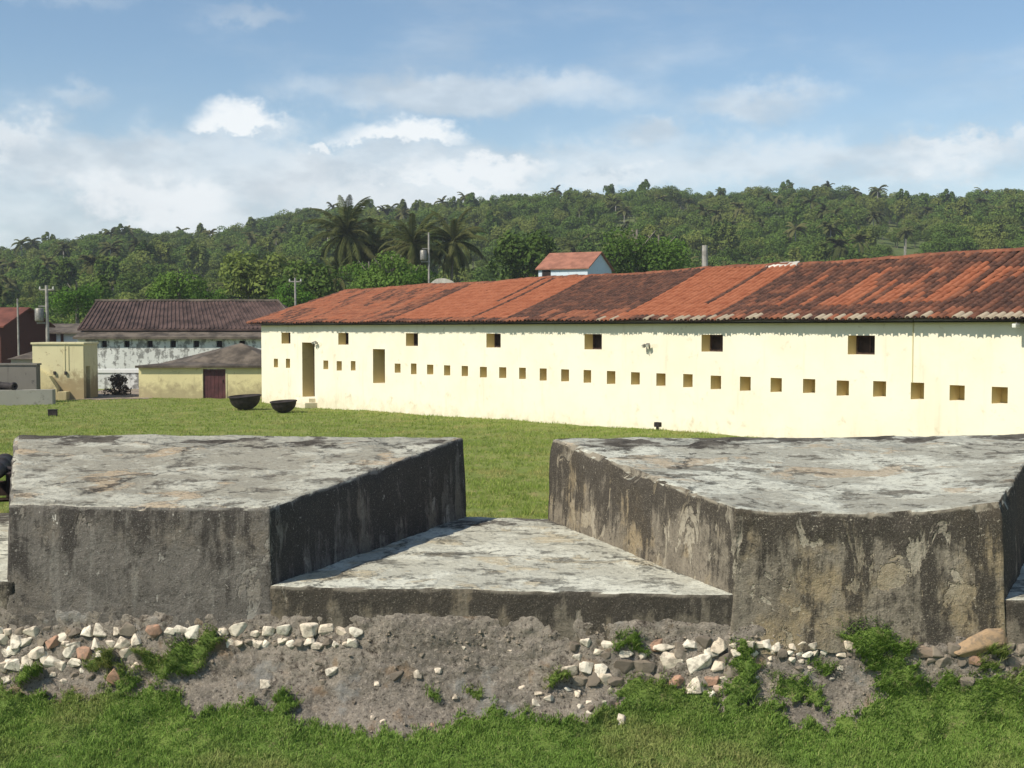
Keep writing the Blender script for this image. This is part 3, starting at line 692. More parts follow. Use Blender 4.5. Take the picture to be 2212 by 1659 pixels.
steep = np.clip((Pb[:, 2] + 0.1) / 0.5, 0, 1)
Nb = np.stack([np.zeros(NB), -0.75 * steep, 1 - 0.35 * steep], 1); Nb /= np.linalg.norm(Nb, axis=1)[:, None]
blades('bank_grass', Pb, hb, rng.uniform(0.005, 0.010, NB), rng.uniform(0.2, 1.0, NB), m_grassF, Nb, 2, 'short dense green grass on the bank below the rampart')
# courtyard lawn
NL = 390000
u_, v_ = rng.random(NL), rng.random(NL)
py = 862 + (1135 - 862) * u_ ** 1.15; px = -260 + 2740 * v_
D_ = CZ * F / (py - HZ); X_ = (px - CX) / F * D_; Y_ = D_
dn = (X_ - P0.x) * EN.x + (Y_ - P0.y) * EN.y
ok = (dn < 0.02) & (Y_ > 15.8) & (Y_ < 62) & ~((Y_ > 60.4) & (X_ > -23.4) & (X_ < -17.9))
X_, Y_ = X_[ok], Y_[ok]; Pl = np.stack([X_, Y_, ground_h(X_, Y_)], 1)
cl = np.array([mn.noise(Vector(p) * 1.4) for p in Pl]); c2 = np.array([mn.noise(Vector(p) * 4.5 + Vector((3, 1, 0))) for p in Pl])
keep = (cl + 0.7 * c2 + rng.normal(0, 0.22, len(Pl))) > -0.26
Pl, cl, c2 = Pl[keep], cl[keep], c2[keep]; m_ = len(Pl); sc = (Pl[:, 1] / 22.0).clip(0.8, 2.2)
blades('lawn_grass', Pl, rng.uniform(0.03, 0.075, m_) * (1 + 0.7 * cl + 0.8 * c2).clip(0.35, 2.4), rng.uniform(0.008, 0.016, m_) * sc, rng.uniform(0.2, 1.0, m_), m_grass, None, 1, 'sunlit short grass covering the courtyard lawn')

# ------------------------------------------------------------------ barracks
bar = thing('barracks', 'long cream yellow building with red barrel tile roof and a row of small loopholes', 'building', P0, BRZ)
S0, S1, WH = -4.97, 37.0, 3.78
ops = []       # (s0, s1, z0, z1, depth, kind)
xs_l = [858.9461, 18.757786, -0.017523688]
for k in list(range(-9, 24)):
    if k in (-7, -6, -2, -1): continue
    x = (xs_l[0] + xs_l[1] * k) / (1 + xs_l[2] * k); s = s_of(x) + 0.0
    if k == -8 or k == -9: pass
    j1, j2, j3 = (random.uniform(-.018, .018) for _ in range(3)); ops.append((s - 0.2 + j1, s + 0.2 + j2, 1.70 + j3, 2.11 + j1, 0.46, 'loophole'))
for k in range(24, 29):
    s = ops[-1][0] + 0.2 + (ops[-1][0] - ops[-2][0]); ops.append((s - 0.2, s + 0.2, 1.70, 2.11, 0.46, 'loophole'))
for x in (618, 742, 890, 1066, 1281, 1538, 1860, 2300):
    s = s_of(x); ops.append((s - 0.42, s + 0.42, 2.81, 3.32, 0.40, 'window'))
s = s_of(666); ops.append((s - 0.55, s + 0.55, 0.42, 2.88, 0.60, 'door')); s = s_of(818.5); ops.append((s - 0.45, s + 0.45, 1.24, 2.66, 0.62, 'hatch'))
sb_ = sorted({S0, S1} | {q for o_ in ops for q in o_[:2]} | set(np.linspace(S0, S1, 60))); zb_ = sorted({-0.4, WH} | {q for o_ in ops for q in o_[2:4]})
vv, ff = [], []
def quad(a, b, c_, d_):
    k_ = len(vv); vv.extend([a, b, c_, d_]); ff.append((k_, k_ + 1, k_ + 2, k_ + 3))
for s_a, s_b in zip(sb_, sb_[1:]):
    sm = (s_a + s_b) / 2
    for z_a, z_b in zip(zb_, zb_[1:]):
        zm = (z_a + z_b) / 2
        if any(o_[0] < sm < o_[1] and o_[2] < zm < o_[3] for o_ in ops): continue
        quad((s_a, 0, z_a), (s_b, 0, z_a), (s_b, 0, z_b), (s_a, 0, z_b))
for (a, b, z0, z1, dp, kd) in ops:
    quad((a, 0, z0), (a, dp, z0), (a, dp, z1), (a, 0, z1)); quad((b, dp, z0), (b, 0, z0), (b, 0, z1), (b, dp, z1))
    quad((a, 0, z0), (b, 0, z0), (b, dp, z0), (a, dp, z0)); quad((a, dp, z1), (b, dp, z1), (b, 0, z1), (a, 0, z1))
BD = 8.3
quad((S0, BD, -0.4), (S0, 0, -0.4), (S0, 0, WH), (S0, BD, WH)); quad((S1, 0, -0.4), (S1, BD, -0.4), (S1, BD, WH), (S1, 0, WH)); quad((S1, BD, -0.4), (S0, BD, -0.4), (S0, BD, WH), (S1, BD, WH))
me = me_py('wall', vv, ff); bm = bmesh.new(); bm.from_mesh(me); bmesh.ops.remove_doubles(bm, verts=bm.verts[:], dist=0.001); bm.to_mesh(me); bm.free()
wl = link('wall', me, m_cream, bar); me.materials.append(m_reveal)
for pf in me.polygons:
    if 0.05 < pf.center.y < 1.0 and (abs(pf.normal.x) > 0.9 or pf.normal.z < -0.9): pf.material_index = 1
loop_me = me_py('loophole', *boxes([(-0.21, 0.21, 0, 0.06, -0.215, 0.215)])); loop_me.materials.append(m_ochre)
win_me = me_py('window', *boxes([(-0.43, 0.43, 0.03, 0.09, -0.265, 0.265)])); win_me.materials.append(m_shutter)
fr_me = me_py('frame', *boxes([(-0.42, -0.37, -0.02, 0.03, -0.255, 0.255), (0.37, 0.42, -0.02, 0.03, -0.255, 0.255), (-0.37, 0.37, -0.02, 0.03, 0.21, 0.255), (-0.37, 0.37, -0.02, 0.03, -0.255, -0.21), (-0.02, 0.02, 0.0, 0.03, -0.21, 0.21)])); fr_me.materials.append(m_wood)
for (a, b, z0, z1, dp, kd) in ops:
    ctr = ((a + b) / 2, dp + 0.002, (z0 + z1) / 2)
    if kd == 'loophole': link('loophole', loop_me, None, bar, ctr)
    elif kd == 'window':
        q = link('window', win_me, None, bar, ctr); link('frame', fr_me, None, q)
    else:
        wv, hv = (b - a) / 2 + 0.01, (z1 - z0) / 2 + 0.005; bl = [(-wv + k * 2 * wv / 6 + 0.006, -wv + (k + 1) * 2 * wv / 6 - 0.006, 0.0, 0.06, -hv, hv) for k in range(6)] + [(-wv, wv, 0.03, 0.08, -hv, hv)]
        q = link('door' if kd == 'door' else 'hatch', me_py(kd, *boxes(bl)), m_wood, bar, ctr)
        box('lintel', m_wood, q, (-wv, wv, -0.06, -0.004, hv - 0.12, hv))
ds = s_of(666)
box('step', m_cream, bar, (ds - 0.75, ds + 0.75, -0.62, -0.004, -0.2, 0.22), bevel=0.015)
box('step', m_cream, bar, (ds - 0.60, ds + 0.60, -0.34, -0.006, 0.221, 0.40), bevel=0.015)
box('conduit', m_hut, bar, (s_of(1972) - 0.012, s_of(1972) + 0.012, -0.026, -0.002, 2.12, 3.74))
# roof
EV = 0.36; ez = 3.74; WR = 4.07
e0 = s_of(535, -EV); r0 = s_of(750, WR); r1 = S1 + 0.6
def ridge_z(s): return 5.33 + (5.57 - 5.33) * (s - r0) / (30.8 - r0) + 0.03 * math.sin(s * 0.7)
def roof_pt(s, t, lift=0.0):
    """front slope: t 0 at the eave, 1 at the ridge"""
    z = ez + (ridge_z(s) - ez) * t - 0.05 * math.sin(math.pi * t) + 0.02 * math.sin(s * 1.3 + t * 2)
    return Vector((s, -EV + (WR + EV) * t, z + lift))
rv, rf = [], []
NS = 60
for k in range(NS + 1):
    s = e0 + (r1 - e0) * k / NS
    tmax = 1.0 if s >= r0 else max(0.0, (s - e0) / (r0 - e0))
    for t in (0, .25, .5, .75, 1): rv.append(roof_pt(s, t * tmax))
    zt = roof_pt(s, tmax).z; rv.append(Vector((s, 2 * WR + EV - (WR + EV) * tmax, zt))); rv.append(Vector((s, 2 * WR + EV, ez)))
for k in range(NS):
    for j in range(6): a = k * 7 + j; rf.append((a, a + 7, a + 8, a + 1))
bed = [Vector((q.x, q.y, q.z)) for q in rv]
roof = link('roof', me_py('roof', bed, rf), m_under, bar)
box('eave_board', m_eave, roof, (e0 + 0.05, r1, -EV + 0.13, 0.30, ez - 0.085, ez - 0.045))
# tiles
def tile_geo(L, w0, w1, h, seg=5):
    v_, f_ = [], []
    for j, (yy, ww) in enumerate(((0, w0), (L, w1))):
        for k in range(seg + 1):
            a = math.pi * k / seg; v_.append((-math.cos(a) * ww, yy, math.sin(a) * h * (1 if j == 0 else 0.86)))
    for k in range(seg): f_.append((k, k + 1, seg + 2 + k, seg + 1 + k))
    for k in range(seg + 1):      # lower lip has thickness
        x, y, z = v_[k]; v_.append((x * 0.80, y, z * 0.74 - 0.004))
    b = 2 * (seg + 1)
    for k in range(seg): f_.append((k + 1, k, b + k, b + k + 1))
    return v_, f_
TP = 0.215
tv, tf = tile_geo(0.47, 0.084, 0.070, 0.074)
T_v = np.array(tv)
# columns of the roof by the eave column (image x) where each stretch of tiling begins
sB, sA, sC, sD, sE = (s_of(x, -EV) for x in (833, 1085, 1322, 1530, 1885))
streaks = {round(s_of(x, -EV) / TP): t0 for x, t0 in ((985, 0.42), (1010, 0.0), (1465, 0.30), (1530, 0.0), (1085, 0.0), (1322, 0.12), (835, 0.0), (1190, 0.1), (1255, 0.1))}
ctone = {}
def tone_at(ci, s, t):
    r_ = random.random()
    if ci not in ctone: ctone[ci] = random.random()
    cr = ctone[ci]; nz = mn.noise(Vector((s * 0.9, t * 2.2, 1.0))); nf = mn.noise(Vector((s * 2.6, t * 1.2, 7.0)))
    if t < 0.05: return 0.97 if (0.38 > r_ and s > sC - 2) else random.choice((0.3, 0.55, 0.7, 0.88))
    if ci in streaks and t > streaks[ci] and nf > -0.45: return 0.85
    if t > 0.955: return 0.5 if r_ < 0.6 else 0.75
    if s < sB: return 0.12 + 0.3 * r_ if nz + 0.4 * nf < 0.12 and s < sB - 1.6 + 1.2 * t else 0.42 + 0.4 * r_
    if s < sA: return 0.02 + 0.14 * r_
    if s < sC: return (0.66 + 0.22 * r_) if t > 0.16 or cr < 0.5 else 0.35 + 0.25 * r_
    if s < sD: return 0.02 + 0.12 * r_
    if s < sE + 1.2 + 2.0 * t:
        if t > 0.72 + 0.16 * nf or t < 0.16: return 0.58 + 0.3 * r_
        return 0.03 + 0.2 * r_ if (cr < 0.60 and nf + nz * 0.8 > -0.12) else 0.55 + 0.3 * r_
    if nf + 0.5 * nz > 0.30 and cr < 0.35: return 0.15 + 0.25 * r_
    return (0.5 + 0.25 * r_) if t < 0.15 else 0.68 + 0.22 * r_
allt = []
ncol = int((r1 - e0) / TP)
rows = 13
for ci in range(ncol):
    s = e0 + 0.12 + ci * TP; tmax = 1.0 if s >= r0 else max(0.0, (s - e0) / (r0 - e0))
    jit = random.uniform(-0.012, 0.012)
    for rw in range(rows):
        t = rw / rows
        if t > tmax - 0.01: break
        allt.append((s + jit, t, tone_at(round(s / TP), s, t)))
def tile_frame(s, t):
    a = roof_pt(s, t); b = roof_pt(s, t + 1.0 / rows); yv = (b - a).normalized(); xv = Vector((1, 0, 0)); xv = (xv - yv * xv.dot(yv)).normalized(); zv = xv.cross(yv)
    return a, xv, yv, zv
# nearest tiles: the right end of the roof in view
tile_w = [(Vector((s, roof_pt(s, t).y, 0)), s, t, tn) for s, t, tn in allt]
def dist_cam(s, t):
    p = P0 + ES * s + EN * (roof_pt(s, t).y); return p.length
def seen(s, t):
    p = P0 + ES * s + EN * (roof_pt(s, t).y); return CX + F * p.x / p.y < 2215
cand = sorted((q for q in range(len(allt)) if seen(allt[q][0], allt[q][1])), key=lambda q: dist_cam(allt[q][0], allt[q][1]))[:300]
near = set(cand)
TONES = [0.05, 0.12, 0.2, 0.3, 0.42, 0.55, 0.65, 0.75, 0.88, 0.975]
tile_me = {}
def get_tile(tn):
    k_ = min(range(len(TONES)), key=lambda j: abs(TONES[j] - tn))
    if k_ not in tile_me:
        m2 = me_py('roof_tile', tv, tf); a = m2.attributes.new('tone', 'FLOAT', 'POINT'); a.data.foreach_set('value', [TONES[k_]] * len(tv)); m2.materials.append(m_tile)
        m2.polygons.foreach_set('use_smooth', [True] * len(m2.polygons)); tile_me[k_] = m2
    return tile_me[k_]
from mathutils import Matrix
AV, AF, AT = [], [], []
TF4 = np.array(tf)
for q, (s, t, tn) in enumerate(allt):
    a, xv, yv, zv = tile_frame(s, t)
    tilt = 0.045 + random.uniform(-0.02, 0.02); yv2 = (yv - zv * tilt).normalized(); zv2 = xv.cross(yv2); sk = random.uniform(-0.03, 0.03); xv2 = (xv + yv2 * sk).normalized()
    org = a + zv * (0.046 + random.uniform(-0.004, 0.004)) - yv * (0.07 + random.uniform(-0.03, 0.03))
    if q in near:
        o_ = link('roof_tile', get_tile(tn), None, roof); o_.matrix_local = Matrix(((xv2.x, yv2.x, zv2.x, org.x), (xv2.y, yv2.y, zv2.y, org.y), (xv2.z, yv2.z, zv2.z, org.z), (0, 0, 0, 1)))
    else:
        B = np.array([xv2, yv2, zv2]); AF.append(TF4 + len(AV) * len(tv)); AV.append(T_v @ B + np.array(org)); AT.append(np.full(len(tv), tn))
q = link('tiling', me_np('tiling', np.concatenate(AV), np.concatenate(AF), {'tone': ('POINT', np.concatenate(AT))}), m_tile, roof, smooth=True); tag(q, 'weathered mix of red and dark barrel tiles', kind='stuff')
# ridge and hip caps: overlapping half-round tiles bedded in mortar
def cap_run(pts, name, tone):
    v_, f_, t_ = [], [], []
    for a, b in zip(pts, pts[1:]):
        a, b = Vector(a), Vector(b); yv = (b - a).normalized(); xv = yv.cross(Vector((0, 0, 1))).normalized(); zv = xv.cross(yv); b0 = len(v_)
        L = (b - a).length * 1.12; hh = random.uniform(0.09, 0.12)
        for (x, y, z) in tile_geo(L, 0.15, 0.125, hh, 6)[0]: v_.append(a + xv * x + yv * y + zv * (z - 0.01 + 0.012 * random.random()))
        f_ += [tuple(i_ + b0 for i_ in q_) for q_ in tile_geo(L, 0.15, 0.125, hh, 6)[1]]; t_ += [tone()] * (len(v_) - b0)
    me_ = me_py(name, v_, f_); a_ = me_.attributes.new('tone', 'FLOAT', 'POINT'); a_.data.foreach_set('value', t_); return link(name, me_, m_tile, roof, smooth=True)
cap_run([Vector((s, WR, ridge_z(s) + 0.02 + random.uniform(-.012, .012))) for s in np.arange(r1, r0 - 0.2, -0.42)], 'ridge_cap', lambda: random.choice((0.45, 0.55, 0.35, 0.6, 0.5)))
cap_run([roof_pt(e0, 0).lerp(Vector((r0, WR, ridge_z(r0))), k / 13) + Vector((0, 0, 0.03)) for k in range(14)], 'hip_cap', lambda: random.choice((0.5, 0.6, 0.7)))
slab('mortar_patch', [(s_of(1690, WR) - 0.62, WR - 0.24, ridge_z(21) - 0.02), (s_of(1690, WR) + 0.66, WR - 0.22, ridge_z(21) + 0.0)], [(s_of(1690, WR) - 0.6, WR + 0.05, ridge_z(21) + 0.12), (s_of(1690, WR) + 0.6, WR + 0.05, ridge_z(21) + 0.14)], ridge_z(21) - 0.2, m_mound, roof, 30, 10, rag=0.08, amp=2.0, levels=4, seed=9.0)
# wall lamps
def floodlight(x, y, label):
    s = s_of(x); z = wall_z(x, y); p = P0 + ES * s - EN * 0.0
    t = thing('floodlight', label, 'lamp', (p.x, p.y, z), BRZ, 'floodlights on the cream wall'); t.scale = (0.62, 0.62, 0.62)
    box('bracket', m_metal, t, (-0.03, 0.03, -0.22, 0.0, -0.03, 0.03), (-0.06, 0.06, -0.012, 0.002, -0.1, 0.1), (-0.02, 0.02, -0.23, -0.19, -0.24, 0.0))
    for sx, tz in ((-0.12, 0.06), (0.13, 0.10)):
        q_ = box('lamp_head', m_metal, t, (-0.09, 0.09, -0.12, 0.05, -0.08, 0.08), bevel=0.02); q_.location = (sx, -0.24, tz); q_.rotation_euler = (R(28), 0, R(-20 if sx < 0 else 20))
        l_ = box('lens', m_lens, q_, (-0.075, 0.075, -0.128, -0.121, -0.065, 0.065))
floodlight(686, 742, 'twin floodlight fixed beside the tall doorway'); floodlight(1403, 749, 'twin floodlight fixed between two high windows')
s = s_of(2196, -0.3); p = P0 + ES * s - EN * 0.34
t = thing('security_lamp', 'small white lamp hanging under the tiled eave', 'lamp', (p.x, p.y, 3.62), BRZ)
box('lamp_head', m_lens, t, (-0.05, 0.05, -0.12, 0.1, -0.1, 0.0), bevel=0.02); box('bracket', m_metal, t, (-0.015, 0.015, 0.0, 0.34, 0.0, 0.03))
s = s_of(1438); p = P0 + ES * s - EN * 0.35; gz = 0.30
t = thing('ground_lamp', 'small dark ground lamp at the foot of the cream wall', 'lamp', (p.x, p.y, gz), BRZ)
box('post', m_iron, t, (-0.03, 0.03, -0.03, 0.03, -0.06, 0.16)); box('lamp_head', m_iron, t, (-0.10, 0.10, -0.06, 0.09, 0.161, 0.31), bevel=0.02)

# ------------------------------------------------------------------ kettles, cannons, small iron things
kp = [(0.0, 0.0), (0.16, 0.015), (0.32, 0.07), (0.46, 0.16), (0.57, 0.28), (0.635, 0.42), (0.66, 0.56), (0.70, 0.575), (0.70, 0.60), (0.635, 0.60), (0.60, 0.45), (0.52, 0.28), (0.40, 0.15), (0.2, 0.06), (0.0, 0.045)]
for x, y, k, lb in ((531, 886, 1.0, 'larger dark iron sugar kettle standing on the lawn'), (614, 892, 0.80, 'smaller dark iron sugar kettle standing on the lawn')):
    p = at_z(x, y, 0.0); t = thing('iron_kettle', lb, 'kettle', (p.x, p.y, 0.0), 0, 'sugar kettles on the lawn'); t.scale = (k, k, k); t.rotation_euler = (R(2), R(-3), 0)
    bp = [q_ for q_ in kp]
    link('bowl', me_py('bowl', *lathe(bp, 40)), m_iron, t, smooth=True)
    link('rim', me_py('rim', *lathe([(0.66, 0.595), (0.705, 0.598), (0.718, 0.615), (0.705, 0.632), (0.66, 0.635), (0.645, 0.615), (0.66, 0.595)], 40)), m_iron, t, smooth=True)
def cannon(p, rz, label):
    t = thing('cannon', label, 'cannon', p, rz)
    pr = [(0.0, -1.62), (0.05, -1.60), (0.07, -1.54), (0.04, -1.49), (0.05, -1.45), (0.235, -1.40), (0.25, -1.36), (0.24, -1.30), (0.225, -1.25), (0.215, -0.7), (0.225, -0.66), (0.225, -0.6), (0.205, -0.56), (0.19, 0.1), (0.20, 0.14), (0.20, 0.2), (0.18, 0.24), (0.145, 1.0),
          (0.155, 1.06), (0.185, 1.16), (0.19, 1.22), (0.165, 1.26), (0.155, 1.27), (0.085, 1.27), (0.08, 1.24), (0.08, 0.5), (0.0, 0.5)]
    b = link('barrel', me_py('barrel', *lathe(pr, 28, 'y')), m_iron, t, (0, 0, 0.86), smooth=True)
    link('trunnion', me_py('trunnion', *tube([(-0.34, 0, 0), (0.34, 0, 0)], [0.07, 0.07], 12)), m_iron, b)
    for sx in (-1, 1): box('cheek', m_wood, t, (sx * 0.28 - 0.05, sx * 0.28 + 0.05, -0.55, 0.4, 0.26, 0.82), (sx * 0.28 - 0.05, sx * 0.28 + 0.05, 0.4, 0.95, 0.26, 0.6), bevel=0.01)
    box('transom', m_wood, t, (-0.23, 0.23, -0.45, -0.3, 0.3, 0.6), (-0.23, 0.23, 0.7, 0.85, 0.28, 0.5))
    for yy in (-0.4, 0.75):
        link('axle', me_py('axle', *tube([(-0.5, yy, 0.2), (0.5, yy, 0.2)], [0.05, 0.05], 8)), m_wood, t)
        for sx in (-1, 1):
            link('wheel', me_py('wheel', *tube([(sx * 0.38, yy, 0.2), (sx * 0.47, yy, 0.2)], [0.2, 0.2], 20)), m_wood, t)
    return t
p = at_Y(-20, 1028, 17.0); ck = 0.62
t = cannon((p.x - 1.27 * ck * math.sin(R(16)), p.y + 1.27 * ck * math.cos(R(16)), p.z - 0.86 * ck), R(16), 'old iron cannon pointing out through the rampart opening'); t.scale = (ck, ck, ck)
p = at_z(3, 873, 0.0); cannon((p.x - 0.2, p.y, 0.0), R(60), 'old iron cannon beside the low grey wall')
p = at_z(114, 899, 0.0); t = thing('iron_box', 'small dark rusty box lying on the lawn', 'box', (p.x, p.y, 0), R(12))
box('case', m_iron, t, (-0.17, 0.17, -0.13, 0.13, 0.0, 0.24), bevel=0.015); box('lid', m_iron, t, (-0.18, 0.18, -0.14, 0.14, 0.241, 0.275), bevel=0.008)

# ------------------------------------------------------------------ yellow hut, low walls, annex
def X_at(x, Y): return (x - CX) / F * Y
def Z_at(y, Y): return at_Y(CX, y, Y).z
Yh = 61.0; hx0, hx1 = X_at(70, Yh), X_at(180, Yh)
hut = thing('hut', 'small pale yellow flat roofed hut with peeling plaster', 'hut', ((hx0 + hx1) / 2, Yh, 0)); hw = (hx1 - hx0) / 2; hh = Z_at(744, Yh)
m_hutF = M_plaster('hut_front_wash', (0.66, 0.60, 0.36), (0.32, 0.25, 0.14), 31, 0.95, low=0.9)
hv, hf = boxes([(-hw, hw, 0, 2.1, -0.3, hh)])
hf.pop(3); b = len(hv)      # right side has a narrow doorway
hv += [(hw, 0, -0.3), (hw, 0.35, -0.3), (hw, 0.35, 1.62), (hw, 0.95, 1.62), (hw, 0.95, -0.3), (hw, 2.1, -0.3), (hw, 2.1, hh), (hw, 0.95, hh), (hw, 0.35, hh), (hw, 0, hh)]
hf += [(b, b + 1, b + 2, b + 8, b + 9), (b + 2, b + 3, b + 7, b + 8), (b + 4, b + 5, b + 6, b + 7, b + 3)]
c0 = len(hv); hv += [(hw - 0.3, 0.35, -0.3), (hw - 0.3, 0.35, 1.62), (hw - 0.3, 0.95, 1.62), (hw - 0.3, 0.95, -0.3)]
hf += [(b + 2, b + 1, c0, c0 + 1), (b + 3, b + 2, c0 + 1, c0 + 2), (b + 4, b + 3, c0 + 2, c0 + 3)]
link('wall', me_py('wall', hv, hf), m_hutF, hut)
box('door', m_wood, hut, (hw - 0.36, hw - 0.301, 0.34, 0.96, -0.3, 1.63))
box('roof_slab', m_hut, hut, (-hw - 0.06, hw + 0.06, -0.06, 2.16, hh + 0.002, hh + 0.10), bevel=0.01)
for xx in (118, 142): box('spout', m_iron, hut, (X_at(xx, Yh) - (hx0 + hx1) / 2 - 0.05, X_at(xx, Yh) - (hx0 + hx1) / 2 + 0.05, -0.10, -0.004, Z_at(807, Yh) - 0.05, Z_at(803, Yh) + 0.02))
for xx in (140, 148): box('pipe', m_hut, hut, (X_at(xx, Yh) - (hx0 + hx1) / 2 - 0.012, X_at(xx, Yh) - (hx0 + hx1) / 2 + 0.012, -0.03, -0.003, Z_at(800, Yh), hh))
# sloping stair flank in front of it
hc = (hx0 + hx1) / 2
fp = [(72, 790), (112, 812), (128, 838), (133, 866), (118, 866), (98, 850), (76, 818)]
fv = [(X_at(x, Yh) - hc, -0.45, Z_at(y, Yh)) for x, y in fp]; fb = [(a, -0.002, c_) for a, _, c_ in fv]; n = len(fp)
link('stair_flank', me_py('stair_flank', fv + fb, [tuple(range(n - 1, -1, -1)), tuple(range(n, 2 * n))] + [(k, (k + 1) % n, n + (k + 1) % n, n + k) for k in range(n)]), m_cream2, hut)
box('buttress', m_cream2, hut, (X_at(131, Yh) - hc, X_at(150, Yh) - hc, -0.5, -0.003, -0.3, Z_at(845, Yh)), bevel=0.03)
Yw = 58.5
lw = thing('boundary_wall', 'blackened boundary wall running up to the yellow hut', 'wall', (X_at(10, Yw), Yw, 0)); cxw = X_at(10, Yw)
box('wall', m_dgrey, lw, (X_at(-700, Yw) - cxw, X_at(78, Yw) - cxw, 0, 0.5, -0.3, Z_at(789, Yw)), bevel=0.02); box('coping', m_dgrey, lw, (X_at(-700, Yw) - cxw, X_at(80, Yw) - cxw, -0.05, 0.55, Z_at(789, Yw) + 0.002, Z_at(785, Yw)))
Yb = 56.0
t = thing('low_wall', 'low whitish grey masonry wall on the lawn edge', 'wall', (X_at(20, Yb), Yb, 0)); cxw = X_at(20, Yb)
vv2 = [(X_at(-500, Yb - 3) - cxw, -3, -0.3), (X_at(101, Yb) - cxw, 0.6, -0.3), (X_at(101, Yb) - cxw, 1.0, -0.3), (X_at(-500, Yb - 3) - cxw, -2.4, -0.3)]
zt_ = Z_at(843, Yb)
link('body', me_py('body', vv2 + [(a, b_, zt_) for a, b_, _ in vv2], [(0, 1, 5, 4), (1, 2, 6, 5), (2, 3, 7, 6), (3, 0, 4, 7), (4, 5, 6, 7)]), m_lgrey, t)
# shed roof seen behind the boundary wall
Ys = 63.0
t = thing('shed', 'small shed with a sagging grey brown roof behind the blackened wall', 'shed', (X_at(40, Ys), Ys, 0)); c0 = X_at(40, Ys)
box('wall', m_lgrey, t, (X_at(20, Ys) - c0, X_at(85, Ys) - c0, 0.2, 3.0, -0.3, Z_at(776, Ys)))
ra, rb_ = Z_at(776, Ys), Z_at(752, Ys + 2)
link('roof', me_py('roof', [(X_at(14, Ys) - c0, 0, ra), (X_at(90, Ys) - c0, 0, ra), (X_at(80, Ys) - c0, 2.2, rb_), (X_at(58, Ys) - c0, 2.2, rb_), (X_at(14, Ys) - c0, 3.6, ra), (X_at(90, Ys) - c0, 3.6, ra)], [(0, 1, 2, 3), (0, 3, 4), (1, 5, 2), (3, 2, 5, 4)]), m_greyroof, t)
# annex
Ya = 61.5; ax0, ax1 = X_at(299, Ya), X_at(600, Ya); ac = (ax0 + ax1) / 2; az_ = Z_at(790, Ya)
ann = thing('annex', 'low worn yellow annex with a purple brown door beside the long building', 'building', (ac, Ya, 0))
dx0, dx1 = X_at(438, Ya) - ac, X_at(487, Ya) - ac; dzt = Z_at(797, Ya)
box('wall', m_cream2, ann, (ax0 - ac, dx0, 0, 0.4, -0.3, az_)); box('wall', m_cream2, ann, (dx1, ax1 - ac, 0, 0.4, -0.3, az_)); box('lintel', m_cream2, ann, (dx0, dx1, 0.005, 0.395, dzt, az_ - 0.003))
box('wall', m_cream2, ann, (ax0 - ac, ax0 - ac + 0.35, 0.401, 4.2, -0.3, az_))
dr = box('door', m_door, ann, *[(dx0 + k * (dx1 - dx0) / 6 + 0.006, dx0 + (k + 1) * (dx1 - dx0) / 6 - 0.006, 0.05, 0.1, -0.1, dzt - 0.01) for k in range(6)]); box('door_frame', m_hut, ann, (dx0 - 0.06, dx0, -0.025, -0.003, -0.1, dzt + 0.06), (dx1, dx1 + 0.06, -0.025, -0.003, -0.1, dzt + 0.06), (dx0, dx1, -0.025, 0.002, dzt, dzt + 0.06))
box('handle', m_iron, dr, (dx1 - 0.16, dx1 - 0.12, 0.01, 0.05, 0.8, 0.95))
pk = X_at(500, Ya) - ac; pz = Z_at(741, Ya + 2.2)
link('roof', me_py('roof', [(ax0 - ac - 0.12, -0.2, az_ + 0.01), (ax1 - ac, -0.2, az_ + 0.01), (ax1 - ac, 4.4, az_ + 0.01), (ax0 - ac - 0.12, 4.4, az_ + 0.01), (X_at(392, Ya) - ac, 1.3, az_ + 0.17), (pk, 2.2, pz), (ax1 - ac, 2.2, az_ + 0.35),
                            (ax0 - ac - 0.12, -0.2, az_ - 0.10), (ax1 - ac, -0.2, az_ - 0.10)], [(0, 1, 6, 5, 4), (0, 4, 3), (4, 5, 6, 2, 3), (7, 8, 1, 0)]), m_greyroof, ann)

# ------------------------------------------------------------------ whitewashed long building behind
Yl = 80.0; lx0, lx1 = X_at(168, Yl), X_at(640, Yl); lc = (lx0 + lx1) / 2
lb = thing('storehouse', 'long blackened whitewashed building with square vents and dark brown roof', 'building', (lc, Yl, 0))
wz = Z_at(728, Yl); vx = [225, 274, 324, 374, 424, 474, 523, 572]; vz0, vz1 = Z_at(750, Yl), Z_at(736, Yl)
ed = sorted([lx0 - lc, lx1 - lc] + [X_at(x, Yl) - lc + k * 0.19 for x in vx for k in (-1, 1)]); bl = []
cells = []
for k, (a, b_) in enumerate(zip(ed, ed[1:])):
    for z0, z1 in ((-0.4, vz0), (vz0, vz1), (vz1, wz)):
        if not (k % 2 == 1 and z0 == vz0): cells.append((a, b_, z0, z1))
sv, sf = [], []
for (a, b_, z0, z1) in cells:
    k = len(sv); sv += [(a, 0, z0), (b_, 0, z0), (b_, 0, z1), (a, 0, z1)]; sf.append((k, k + 1, k + 2, k + 3))
for x in vx:
    a = X_at(x, Yl) - lc
    for q_ in (((a - .19, 0, vz0), (a - .19, .3, vz0), (a - .19, .3, vz1), (a - .19, 0, vz1)), ((a + .19, .3, vz0), (a + .19, 0, vz0), (a + .19, 0, vz1), (a + .19, .3, vz1)),
               ((a - .19, 0, vz0), (a + .19, 0, vz0), (a + .19, .3, vz0), (a - .19, .3, vz0)), ((a - .19, .3, vz1), (a + .19, .3, vz1), (a + .19, 0, vz1), (a - .19, 0, vz1))):
        k = len(sv); sv += list(q_); sf.append((k, k + 1, k + 2, k + 3))
